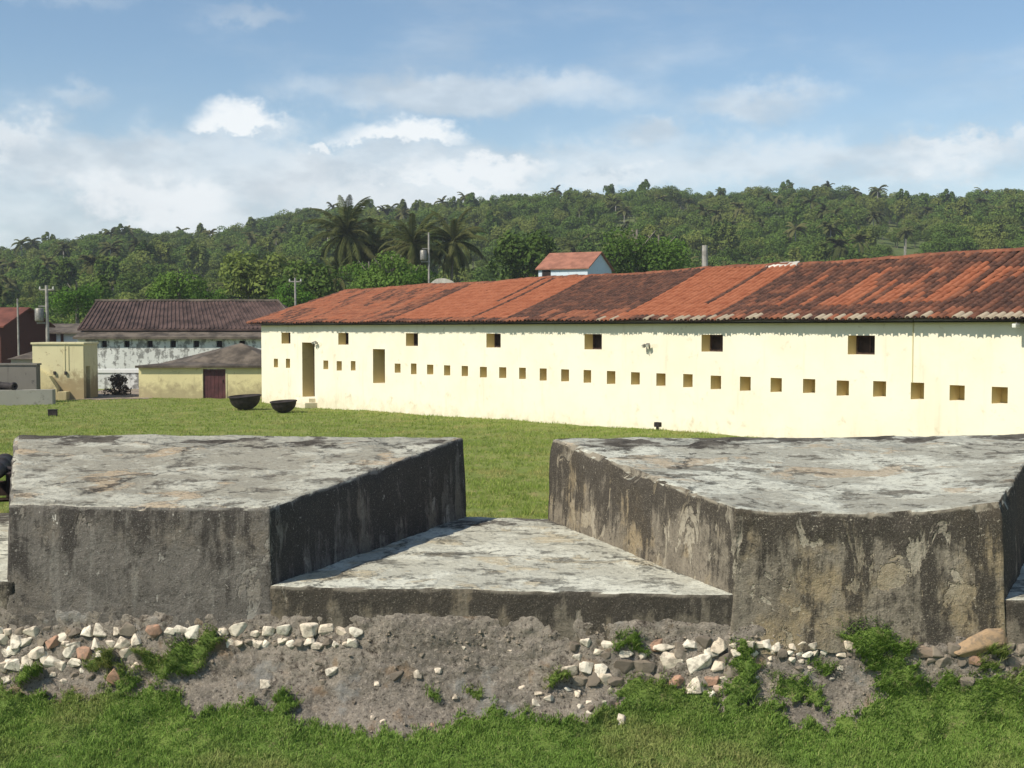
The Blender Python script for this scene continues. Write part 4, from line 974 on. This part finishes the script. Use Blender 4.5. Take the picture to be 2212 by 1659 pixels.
k = len(sv); sv += [(lx0 - lc, 9, -0.4), (lx0 - lc, 0, -0.4), (lx0 - lc, 0, wz), (lx0 - lc, 9, wz)]; sf.append((k, k + 1, k + 2, k + 3))
link('wall', me_py('wall', sv, sf), m_white, lb)
vent_me = me_py('vent', *boxes([(-0.2, 0.2, 0.0, 0.05, -0.3, 0.3)])); vent_me.materials.append(m_shutter)
for x in vx: link('vent', vent_me, None, lb, (X_at(x, Yl) - lc, 0.29, (vz0 + vz1) / 2))
z1_, z2_ = Z_at(728, Yl - .35), Z_at(714, Yl + 1.5)
link('lower_roof', me_py('lower_roof', [(lx0 - lc - .2, -.35, z1_), (lx1 - lc, -.35, z1_), (lx1 - lc, 1.5, z2_), (lx0 - lc - .2, 1.5, z2_), (lx0 - lc - .2, -.35, z1_ - .14), (lx1 - lc, -.35, z1_ - .14)], [(0, 1, 2, 3), (4, 5, 1, 0)]), m_greyroof, lb)
box('clerestory', m_lgrey, lb, (lx0 - lc, X_at(400, Yl) - lc, 1.3, 1.5, z2_ - 0.3, Z_at(708, Yl + 1.3)))
z3, z4 = Z_at(710, Yl + 1.0), Z_at(651, Yl + 6)
ra_, rb2 = X_at(168, Yl + 1) - lc, X_at(655, Yl + 1) - lc; rc, rd = X_at(208, Yl + 6) - lc, X_at(602, Yl + 6) - lc
rf_ = link('roof', me_py('roof', [(ra_, 1.0, z3), (rb2, 1.0, z3), (rd, 6, z4), (rc, 6, z4), (ra_, 11, z3), (rb2, 11, z3), (ra_, 1.0, z3 - .13), (rb2, 1.0, z3 - .13)], [(0, 1, 2, 3), (3, 2, 5, 4), (0, 3, 4), (1, 5, 2), (6, 7, 1, 0)]), m_oldroof, lb)
# rolled tile courses as ribs down the slope, and the ridge
bl_v, bl_f = [], []
nr = 52
for k in range(nr):
    u = (k + 0.5) / nr; a = Vector((ra_ + (rb2 - ra_) * u, 1.0, z3 + 0.02)); b_ = Vector((rc + (rd - rc) * u, 6.0, z4 + 0.02)); v2, f2 = tube([a, b_], [0.055, 0.055], 6); o_ = len(bl_v); bl_v += v2; bl_f += [tuple(i_ + o_ for i_ in q_) for q_ in f2]
q = link('tile_ribs', me_py('tile_ribs', bl_v, bl_f), m_oldroof, rf_); tag(q, kind='stuff')
link('ridge_cap', me_py('ridge_cap', *tube([(rc, 6, z4 + .03), (rd, 6, z4 + .03), (rb2, 1.0, z3 + 0.03)], [0.12, 0.12, 0.09], 8)), m_greyroof, rf_)
Y2 = 71.5
t = thing('yard_wall', 'low white yard wall between the hut and annex', 'wall', (X_at(260, Y2), Y2, 0)); c0 = X_at(260, Y2)
box('wall', m_white, t, (X_at(195, Y2) - c0, X_at(330, Y2) - c0, 0, 0.35, -0.3, Z_at(806, Y2)), bevel=0.02); box('coping', m_whitec, t, (X_at(194, Y2) - c0, X_at(331, Y2) - c0, -0.06, 0.41, Z_at(806, Y2) + 0.002, Z_at(797, Y2)), bevel=0.03)

# ------------------------------------------------------------------ houses further off
def house(name, label, x0, x1, Y, yb, ye, yr, depth, mw, mr, rz=0.0, over=0.25, openings=()):
    W = (x1 - x0) / F * Y; t_ = thing(name, label, 'house', (X_at(x0, Y), Y, 0), rz); zb2, ze, zr = -0.5 if yb is None else Z_at(yb, Y), Z_at(ye, Y), Z_at(yr, Y + depth / 2)
    v_ = [(0, 0, zb2), (W, 0, zb2), (W, depth, zb2), (0, depth, zb2), (0, 0, ze), (W, 0, ze), (W, depth, ze), (0, depth, ze), (0, depth / 2, zr - 0.12), (W, depth / 2, zr - 0.12)]
    link('wall', me_py('wall', v_, [(0, 1, 5, 4), (1, 2, 6, 9, 5), (2, 3, 7, 6), (3, 0, 4, 8, 7)]), mw, t_)
    k_ = (zr - ze) / (depth / 2); eo = over * k_
    rv_ = [(-over, -over, ze - eo), (W + over, -over, ze - eo), (W + over, depth / 2, zr), (-over, depth / 2, zr), (-over, depth + over, ze - eo), (W + over, depth + over, ze - eo)]
    lo = [(a, b2, c2 - 0.10) for a, b2, c2 in rv_]
    link('roof', me_py('roof', rv_ + lo, [(0, 1, 2, 3), (3, 2, 5, 4), (6, 7, 1, 0), (1, 7, 8, 2), (2, 8, 11, 5), (0, 3, 9, 6), (3, 4, 10, 9), (7, 6, 9, 8), (8, 9, 10, 11)]), mr, t_)
    for (a, b2, c2, d2, mm, nm) in openings:
        q_ = box(nm, mm, t_, (X_at(a, Y) - X_at(x0, Y), X_at(b2, Y) - X_at(x0, Y), -0.04, -0.004, Z_at(d2, Y), Z_at(c2, Y)))
    return t_
bh = house('house', 'small pale blue gabled house with pink tiled roof beyond the long roof', 1163, 1278, 112, None, 578, 547, 5.6, m_blue, m_pinkroof, R(-27), 0.22, ((1172, 1192, 584, 600, m_shutter, 'window'),))
house('house', 'rust red house with orange red roof beside the utility poles', -170, 8, 82, None, 700, 664, 7.0, m_redwall, m_redroof, R(-4), 0.4, ((-30, -16, 704, 722, m_shutter, 'window'),))
house('house', 'low white house with dark red posts and grey brown roof', 58, 176, 92, None, 716, 699, 7.0, m_whitec, m_greyroof, 0, 0.4, ((80, 92, 717, 726, m_shutter, 'window'), (94, 122, 716, 745, m_redwall, 'door'), (132, 138, 716, 745, m_redwall, 'post')))
p = at_Y(955, 622, 75.0)
t = thing('vaulted_roof', 'pale rounded roof peeping over the tiled ridge', 'roof', (p.x, p.y, 0)); 
mw = 24 / F * 75
link('vault', me_py('vault', *(lambda n_: ([(mw * math.cos(math.pi * k / n_) * (1 + 0.1 * math.sin(k)), yy, Z_at(616, 75) + 0.42 * math.sin(math.pi * k / n_) ** 0.7) for yy in (0, 3.0) for k in range(n_ + 1)],
    [(k, n_ + 1 + k, n_ + 2 + k, k + 1) for k in range(n_)] + [tuple(range(n_ + 1))]))(14)), m_mound, t)
box('wall', m_mound, t, (-mw, mw, 0.05, 3.0, -1.0, Z_at(616, 75)))

# ------------------------------------------------------------------ utility poles
def pole(x, yt, Y, r, label, arms=0, transformer=False, yb=None):
    zt = Z_at(yt, Y); zb2 = -3.0 if yb is None else yb; X = X_at(x, Y)
    t_ = thing('utility_pole', label, 'pole', (X, Y, zb2), 0, None)
    link('shaft', me_py('shaft', *tube([(0, 0, 0), (0.02, 0, (zt - zb2) * .5), (0, 0, zt - zb2)], [r * 1.3, r * 1.1, r * .85], 10)), m_conc, t_, smooth=False)
    for k in range(arms):
        a_ = box('crossarm', m_conc, t_, (-0.45, 0.45, -0.04, 0.04, zt - zb2 - 0.31 - k * 0.9, zt - zb2 - 0.23 - k * 0.9))
        for sx in (-0.4, 0.4): link('insulator', me_py('insulator', *lathe([(0.05, 0), (0.06, .05), (0.035, .09), (0.05, .13), (0, .16)], 8)), m_lens, a_, (sx, 0, zt - zb2 - 0.23 - k * 0.9))
    if transformer:
        link('transformer', me_py('transformer', *lathe([(0, 0), (.24, .02), (.26, .1), (.26, .75), (.2, .82), (0, .84)], 16)), m_metal, t_, (-0.42, -0.1, zt - zb2 - 2.2), smooth=True)
        box('bracket', m_metal, t_, (-0.6, 0.1, -0.05, 0.05, zt - zb2 - 2.32, zt - zb2 - 2.22), (-0.5, 0.1, -0.04, 0.04, zt - zb2 - 1.3, zt - zb2 - 1.22))
    return t_
pole(103, 616, 74, 0.105, 'pale utility pole carrying a transformer behind the yellow hut', 1, True)
pole(40, 645, 76, 0.06, 'thin bare pole beside the rust red house')
pole(639, 600, 88, 0.08, 'short utility pole with a crossarm behind the dark brown roof', 1)
pole(927, 502, 96, 0.085, 'tall utility pole with a transformer among the coconut palms', 0, True)
pole(1521, 530, 62, 0.17, 'thick plain concrete pole rising behind the long tiled roof')

# ------------------------------------------------------------------ trees
def crown_mesh(name, seed, mat, rx, rz, zc, nl, size, lobes=11, flat=0.3):
    r_ = np.random.default_rng(seed)
    c_ = r_.normal(0, 1, (lobes, 3)); c_ /= np.linalg.norm(c_, axis=1)[:, None]; c_ *= r_.uniform(0.35, 0.85, (lobes, 1)); c_[:, 2] = c_[:, 2] * 0.9 + 0.05
    lr = r_.uniform(0.28, 0.48, lobes)
    k_ = r_.integers(0, lobes, nl); d_ = r_.normal(0, 1, (nl, 3)); d_ /= np.linalg.norm(d_, axis=1)[:, None]; d_[:, 2] = np.abs(d_[:, 2]) * np.where(r_.random(nl) < 0.72, 1, -1)
    P_ = c_[k_] + d_ * (lr[k_] * r_.uniform(0.72, 1.08, nl))[:, None]; P_ *= np.array([rx, rx, rz]); P_[:, 2] += zc
    nn = d_ + r_.normal(0, 0.55, (nl, 3)); nn[:, 2] += flat; nn /= np.linalg.norm(nn, axis=1)[:, None]
    t_ = np.cross(nn, r_.normal(0, 1, (nl, 3))); t_ /= np.linalg.norm(t_, axis=1)[:, None]; b_ = np.cross(nn, t_); sz = size * r_.uniform(0.55, 1.25, nl)[:, None]
    v_ = np.stack([P_ - t_ * sz, P_ + b_ * sz * 0.55, P_ + t_ * sz, P_ - b_ * sz * 0.55], 1).reshape(-1, 3)
    f_ = np.arange(4 * nl).reshape(-1, 4); tone = np.repeat(np.clip(r_.random(nl) * 0.7 + 0.3 * (lr[k_] > 0.38), 0, 1), 4)
    me_ = me_np(name, v_, f_, {'tone': ('POINT', tone)}); me_.materials.append(mat); return me_
def trunk_mesh(seed, h, r, mat=None):
    q_ = random.Random(seed); pts = [(0, 0, -1.0)]; x_ = y_ = 0
    for k_ in range(1, 6): x_ += q_.uniform(-.12, .12) * h / 6; y_ += q_.uniform(-.12, .12) * h / 6; pts.append((x_, y_, h * k_ / 5))
    v_, f_ = tube(pts, [r * (1.25 - 0.16 * k_) for k_ in range(6)], 7)
    for b_ in range(3):
        a_ = q_.uniform(0, 6.28); p0 = Vector(pts[3]).lerp(Vector(pts[4]), q_.random()); p1 = p0 + Vector((math.cos(a_), math.sin(a_), 0.9)) * h * 0.3
        v2, f2 = tube([p0, p0.lerp(p1, .5) + Vector((0, 0, -.1)), p1], [r * .5, r * .38, r * .2], 5); o_ = len(v_); v_ = v_ + v2; f_ = f_ + [tuple(i_ + o_ for i_ in z_) for z_ in f2]
    me_ = me_py('trunk', v_, f_); me_.materials.append(m_trunk); return me_
crA = [crown_mesh('crown', 40 + k, m_leafA, 3.2, 2.6 + 0.3 * (k % 3), 4.4, 2600, 0.24, 17) for k in range(6)]
crB = [crown_mesh('crown', 60 + k, m_leafB, 3.0, 2.2, 2.4, 4200, 0.14, 18) for k in range(3)]
crN = [crown_mesh('crown', 70 + k, m_leafA, 2.0, 3.4, 5.8, 1300, 0.34, 10) for k in range(2)]
trA = [trunk_mesh(k, 4.6, 0.17) for k in range(3)]
def small_palm_mesh(seed):
    q_ = random.Random(seed); v_, f_ = [], []
    for k_ in range(17):
        a_ = q_.uniform(0, 6.28); e_ = q_.uniform(-0.4, 1.25); L = q_.uniform(2.4, 3.3); pv = Vector((0, 0, 7.2)); dr_ = Vector((math.cos(a_) * math.cos(e_), math.sin(a_) * math.cos(e_), math.sin(e_))); sd = Vector((-math.sin(a_), math.cos(a_), 0))
        for j in range(6):
            dr2 = (dr_ + Vector((0, 0, -0.34))).normalized(); pn = pv + dr_ * L / 6; ww = 0.42 * math.sin(math.pi * (j + 0.6) / 7) + 0.05; b_ = len(v_)
            v_ += [pv, pv + sd * ww + Vector((0, 0, -ww * .6)), pn + sd * ww * .9 + Vector((0, 0, -ww * .6)), pn, pv - sd * ww + Vector((0, 0, -ww * .6)), pn - sd * ww * .9 + Vector((0, 0, -ww * .6))]
            f_ += [(b_, b_ + 1, b_ + 2, b_ + 3), (b_, b_ + 3, b_ + 5, b_ + 4)]; pv, dr_ = pn, dr2
    me_ = me_py('crown', v_, f_); a2 = me_.attributes.new('tone', 'FLOAT', 'POINT'); a2.data.foreach_set('value', [q_.random() for _ in v_]); me_.materials.append(m_leafP); return me_
crP = [small_palm_mesh(k) for k in range(3)]
trP = me_py('trunk', *tube([(0, 0, -1), (0.15, 0, 2.5), (0.1, 0.05, 5), (0, 0, 7.2)], [0.17, 0.14, 0.12, 0.10], 7)); trP.materials.append(m_conc)
def where(X, Y, hid):
    x = CX + F * X / Y
    for lim, nm in ((225, 'yellow hut'), (560, 'dark brown roof'), (700, 'short utility pole'), (860, 'tallest coconut palm'), (1040, 'tall utility pole'), (1155, 'pale rounded roof'), (1345, 'pale blue house'), (1600, 'thick concrete pole'), (1800, 'white mortar patch')):
        if x < lim: return ('above the ' if hid else 'behind the ') + nm
    return 'past the white mortar patch'
def hill_z(X, Y): return float(hill_h(np.array([math.atan2(X, Y)]), np.array([math.hypot(X, Y)]))[0])
def tree(name, label, cat, X, Y, z, crown, trunk, sc, group, sz=1.0):
    t_ = thing(name, label, cat, (X, Y, z), random.uniform(0, 6.28), group); t_.scale = (sc, sc, sc * sz)
    if trunk: link('trunk', trunk, None, t_)
    link('crown', crown, None, t_); return t_
# jittered stand over the hill: nearest rows and the skyline as single trees, the rest as one wood
spots = []
r_ = RA + 4
while r_ < RB + 26:
    st = 4.7 + (r_ - RA) * 0.006; a = -0.50
    while a < 0.50:
        aj = a + random.uniform(-.4, .4) * st / r_; rj = r_ + random.uniform(-.45, .45) * st; a += st / r_ * random.uniform(0.75, 1.25)
        open_ = mn.noise(Vector((aj * 15, rj * 0.016, 2.0)))
        if open_ > 0.24 and random.random() < 0.55 and rj < RB - 60: continue
        spots.append((aj, rj, open_))
    r_ += st * 0.92
skyl = [q for q in spots if RB - 10 < q[1] < RB + 20 and abs(q[0]) < 0.41]; random.shuffle(skyl); single = set(skyl[:80])
frontr = [q for q in spots if q[1] < RA + 26 and abs(q[0]) < 0.41]; random.shuffle(frontr); single |= set(frontr[:70])
wood = []
for q in spots:
    aj, rj, op = q; X, Y = math.sin(aj) * rj, math.cos(aj) * rj; z = hill_z(X, Y) - 0.2; kind = random.random(); pz_ = mn.noise(Vector((aj * 9 + 4, rj * 0.01, 0)))
    sc = random.uniform(0.62, 1.12) * (0.8 if op > 0.2 else 1.0)
    if q in single:
        back = q[1] > RB - 20
        if kind < (0.09 if back else 0.2): tree('palm_tree', 'slender palm on the wooded hill ' + where(X, Y, 1), 'palm', X, Y, z, random.choice(crP), trP, random.uniform(.7, 1.15), 'palms on the hill')
        elif kind < 0.4 and back: tree('tree', 'tall narrow tree on the hill skyline ' + where(X, Y, 1), 'tree', X, Y, z, random.choice(crN), trA[0], sc * random.uniform(.8, 1.2), 'narrow trees on the skyline')
        elif back: tree('tree', 'round crowned tree on the hill skyline ' + where(X, Y, 1), 'tree', X, Y, z, random.choice(crA), random.choice(trA), sc, 'round trees on the skyline')
        else: tree('tree', 'leafy green tree at the foot of the hill ' + where(X, Y, 0), 'tree', X, Y, z, random.choice(crA), random.choice(trA), sc * 0.9, 'trees at the foot of the hill')
    else:
        vi = random.randrange(6) if kind < 0.70 else (6 + random.randrange(2) if kind < 0.80 else (8 + random.randrange(3) if kind < 0.855 + 0.05 * (pz_ > 0) else 11 + random.randrange(3)))
        wood.append((X, Y, z, sc * (0.75 if vi >= 11 else 1.0), random.uniform(0, 6.28), vi))
src = bpy.data.collections.new('wood_sources')
for k, cm in enumerate(crA + crN + crP + crB):
    q = bpy.data.objects.new('wood_source_%02d' % k, cm); src.objects.link(q)
    if k < 11:      # trunk joined into the source
        q2 = bmesh.new(); q2.from_mesh(cm)
        me_ = bpy.data.meshes.new('wood_tree'); bt = bmesh.new(); bt.from_mesh(trP if 8 <= k < 11 else trA[0])
        tmp = bpy.data.meshes.new('t'); 
        for f_ in bt.faces: f_.material_index = 1
        bt.to_mesh(tmp); q2.from_mesh(tmp); q2.to_mesh(me_); q2.free(); bt.free()
        me_.materials.append(cm.materials[0]); me_.materials.append(m_conc if 8 <= k < 11 else m_trunk); q.data = me_
W_ = np.array(wood)
pm = bpy.data.meshes.new('wood_points'); pm.vertices.add(len(W_)); pm.vertices.foreach_set('co', W_[:, :3].astype(np.float32).ravel())
for an, col in (('sc', 3), ('rz', 4)): a_ = pm.attributes.new(an, 'FLOAT', 'POINT'); a_.data.foreach_set('value', W_[:, col].astype(np.float32))
a_ = pm.attributes.new('vi', 'INT', 'POINT'); a_.data.foreach_set('value', W_[:, 5].astype(np.int32)); pm.update()
wo_ = link('wood', pm); tag(wo_, 'dense green wood covering the whole hillside', 'wood', kind='stuff')
ng = bpy.data.node_groups.new('plant_wood', 'GeometryNodeTree')
ng.interface.new_socket('Geometry', in_out='INPUT', socket_type='NodeSocketGeometry'); ng.interface.new_socket('Geometry', in_out='OUTPUT', socket_type='NodeSocketGeometry')
gi, go = ng.nodes.new('NodeGroupInput'), ng.nodes.new('NodeGroupOutput'); ip = ng.nodes.new('GeometryNodeInstanceOnPoints'); mp = ng.nodes.new('GeometryNodeMeshToPoints')
ci = ng.nodes.new('GeometryNodeCollectionInfo'); ci.inputs['Collection'].default_value = src; ci.inputs['Separate Children'].default_value = True; ci.inputs['Reset Children'].default_value = True
def nattr(nm, ty): q_ = ng.nodes.new('GeometryNodeInputNamedAttribute'); q_.data_type = ty; q_.inputs['Name'].default_value = nm; return q_.outputs[0]
cx2 = ng.nodes.new('ShaderNodeCombineXYZ'); e2r = ng.nodes.new('FunctionNodeEulerToRotation')
ng.links.new(gi.outputs[0], mp.inputs[0]); ng.links.new(mp.outputs[0], ip.inputs['Points']); ng.links.new(ci.outputs[0], ip.inputs['Instance']); ip.inputs['Pick Instance'].default_value = True
ng.links.new(nattr('vi', 'INT'), ip.inputs['Instance Index']); ng.links.new(nattr('rz', 'FLOAT'), cx2.inputs[2]); ng.links.new(cx2.outputs[0], e2r.inputs[0]); ng.links.new(e2r.outputs[0], ip.inputs['Rotation'])
ng.links.new(nattr('sc', 'FLOAT'), ip.inputs['Scale']); ng.links.new(ip.outputs[0], go.inputs[0])
md = wo_.modifiers.new('plant', 'NODES'); md.node_group = ng
# bushes and trees just behind the buildings
for x, y, Y, sc, lb, cm in ((388, 645, 104, 1.05, 'bright green rounded bush behind the dark brown roof', crB[0]), (448, 656, 103, 0.6, 'small bright green bush beside the larger rounded one', crB[1]), (845, 612, 98, 1.05, 'bright green bush between two coconut palms', crB[2]), (795, 612, 99, 0.8, 'leafy green bush under the largest coconut palm', crB[0]),
                            (1372, 572, 120, 1.55, 'dense green tree beside the pale blue house gable', crB[1]), (1420, 566, 122, 1.2, 'green bush next to the dense tree past the blue house', crB[0]), (1140, 568, 120, 1.15, 'dark green tree at the near corner of the blue house', crA[2]), (625, 660, 100, 0.8, 'yellowish green bush over the end of the dark roof', crB[2]), (168, 655, 108, 0.85, 'green tree behind the pole with the transformer', crB[1]), (540, 610, 118, 1.15, 'tall leafy tree above the dark brown roof', crA[1]), (660, 640, 104, 1.0, 'dull green tree behind the short utility pole', crA[4]), (890, 615, 97, .7, 'low leafy bush at the foot of the middle palm', crB[1])):
    p = at_Y(x, y, Y); zc = 2.4 if cm in crB else 4.4
    tree('bush' if 'bush' in lb else 'tree', lb, 'bush' if 'bush' in lb else 'tree', p.x, p.y, p.z - zc * sc, cm, trA[0], sc, 'trees and bushes behind the buildings')
dk = crown_mesh('crown', 91, m_leafD, 0.85, 0.55, 0.28, 1300, 0.06, 9)
p = at_z(228, 858, 0); tree('shrub', 'dark straggly shrub growing against the yellow hut', 'shrub', p.x, p.y + 1.5, 0.0, dk, None, 1.15, None, 1.15)

# coconut palms
def frond_mesh(seed, L=4.6, droop=1.0):
    q_ = random.Random(seed); v_, f_, tn = [], [], []; pts = []; a_ = 0.0; p_ = Vector((0, 0, 0)); ns = 22; ang = 0.0
    for k_ in range(ns + 1):
        pts.append(p_.copy()); ang -= droop * (0.018 + 0.085 * (k_ / ns) ** 1.1); p_ = p_ + Vector((math.cos(ang), 0, math.sin(ang))) * (L / ns)
    v_, f_ = tube(pts, [0.05 * (1 - k_ / ns) + 0.012 for k_ in range(ns + 1)], 4); tn = [0.9] * len(v_)
    for k_ in range(2, ns):
        for h_ in (0, 0.5):
            for sd in (-1, 1):
                b_ = pts[k_].lerp(pts[k_ + 1], h_); u_ = (k_ + h_) / ns; ln = (0.95 * math.sin(math.pi * (0.12 + 0.84 * u_)) ** 0.7) * q_.uniform(.85, 1.1); ax = (pts[k_ + 1] - pts[k_]).normalized(); wv = 0.042
                d1 = (Vector((0, sd, 0)) * 0.75 + ax * 0.55 + Vector((0, 0, -0.25 - 0.35 * q_.random()))).normalized(); m1 = b_ + d1 * ln * .5; e1_ = m1 + (d1 + Vector((0, 0, -0.75))).normalized() * ln * .5; i0 = len(v_)
                v_ += [b_ - ax * wv, b_ + ax * wv, m1 + ax * wv, m1 - ax * wv, e1_]; f_ += [(i0, i0 + 1, i0 + 2, i0 + 3), (i0 + 3, i0 + 2, i0 + 4)]; t0 = q_.random() * .8; tn += [t0] * 5
    me_ = me_py('frond', v_, f_); a2 = me_.attributes.new('tone', 'FLOAT', 'POINT'); a2.data.foreach_set('value', tn); me_.materials.append(m_leafP); return me_
fm = [frond_mesh(k, 4.6 - 0.2 * (k % 3), (0.75, 1.0, 1.3)[k % 3]) for k in range(6)]
def coconut(x, y, Y, k, label, lean, seed, nf=26):
    q_ = random.Random(seed); p_ = at_Y(x, y, Y); zb2 = -0.6; H = p_.z - zb2
    t_ = thing('coconut_palm', label, 'palm', (p_.x - lean, p_.y, zb2), 0, 'coconut palms behind the roofs')
    pts = [(lean * (j / 8) ** 1.6, 0.1 * math.sin(j), H * j / 8 - (0.5 if j == 0 else 0)) for j in range(9)]
    link('trunk', me_py('trunk', *tube(pts, [0.26 * k, 0.20 * k, 0.17 * k, 0.16 * k, 0.15 * k, 0.145 * k, 0.14 * k, 0.14 * k, 0.13 * k], 10)), m_trunk, t_, smooth=True)
    for j in range(nf):
        up = j / nf; o_ = link('frond', fm[q_.randrange(6)], None, t_, (lean, 0, H)); e_ = R(84) - up ** 0.9 * R(152) + q_.uniform(-.14, .14); o_.scale = (k * (0.85 + 0.15 * (up < .7)),) * 3
        o_.rotation_euler = (q_.uniform(-.3, .3), -e_, j * 2.39996 + q_.uniform(-.25, .25))
    for j in range(5):
        a_ = j * 1.26 + q_.random(); c_ = link('coconut', me_py('coconut', *lathe([(0, -.15), (.09, -.11), (.125, 0), (.09, .11), (0, .15)], 8)), m_frondrib, t_, (lean + math.cos(a_) * .3 * k, math.sin(a_) * .3 * k, H - .3 * k))
coconut(748, 505, 128, 1.12, 'tallest coconut palm with a spiky upright tuft of fronds', 0.8, 3, 40); coconut(806, 534, 131, 0.92, 'smaller coconut palm crowding against the tallest one', 0.5, 4, 32)
coconut(892, 529, 118, 0.94, 'coconut palm just beside the tall utility pole', -0.4, 5, 36); coconut(980, 522, 120, 0.92, 'coconut palm with a long frond spread towards the blue house', 0.5, 6, 34); coconut(728, 600, 112, 0.62, 'low dark palm below the tallest coconut palm', 0.3, 8, 18)

# ------------------------------------------------------------------ air
hm = bpy.data.materials.new('haze'); hm.use_nodes = True; g = G(hm.node_tree)
pv = g.n('ShaderNodeVolumePrincipled'); pv.inputs['Color'].default_value = (0.86, 0.92, 1.0, 1); pv.inputs['Density'].default_value = HAZE; pv.inputs['Anisotropy'].default_value = 0.0
ho = g.n('ShaderNodeOutputMaterial'); g.link(pv.outputs[0], ho.inputs['Volume'])
o = box('haze', hm, None, (-1450, 1450, -1450, 1450, -4.4, 95)); tag(o, 'thin bluish summer haze in the air', 'haze', kind='stuff')
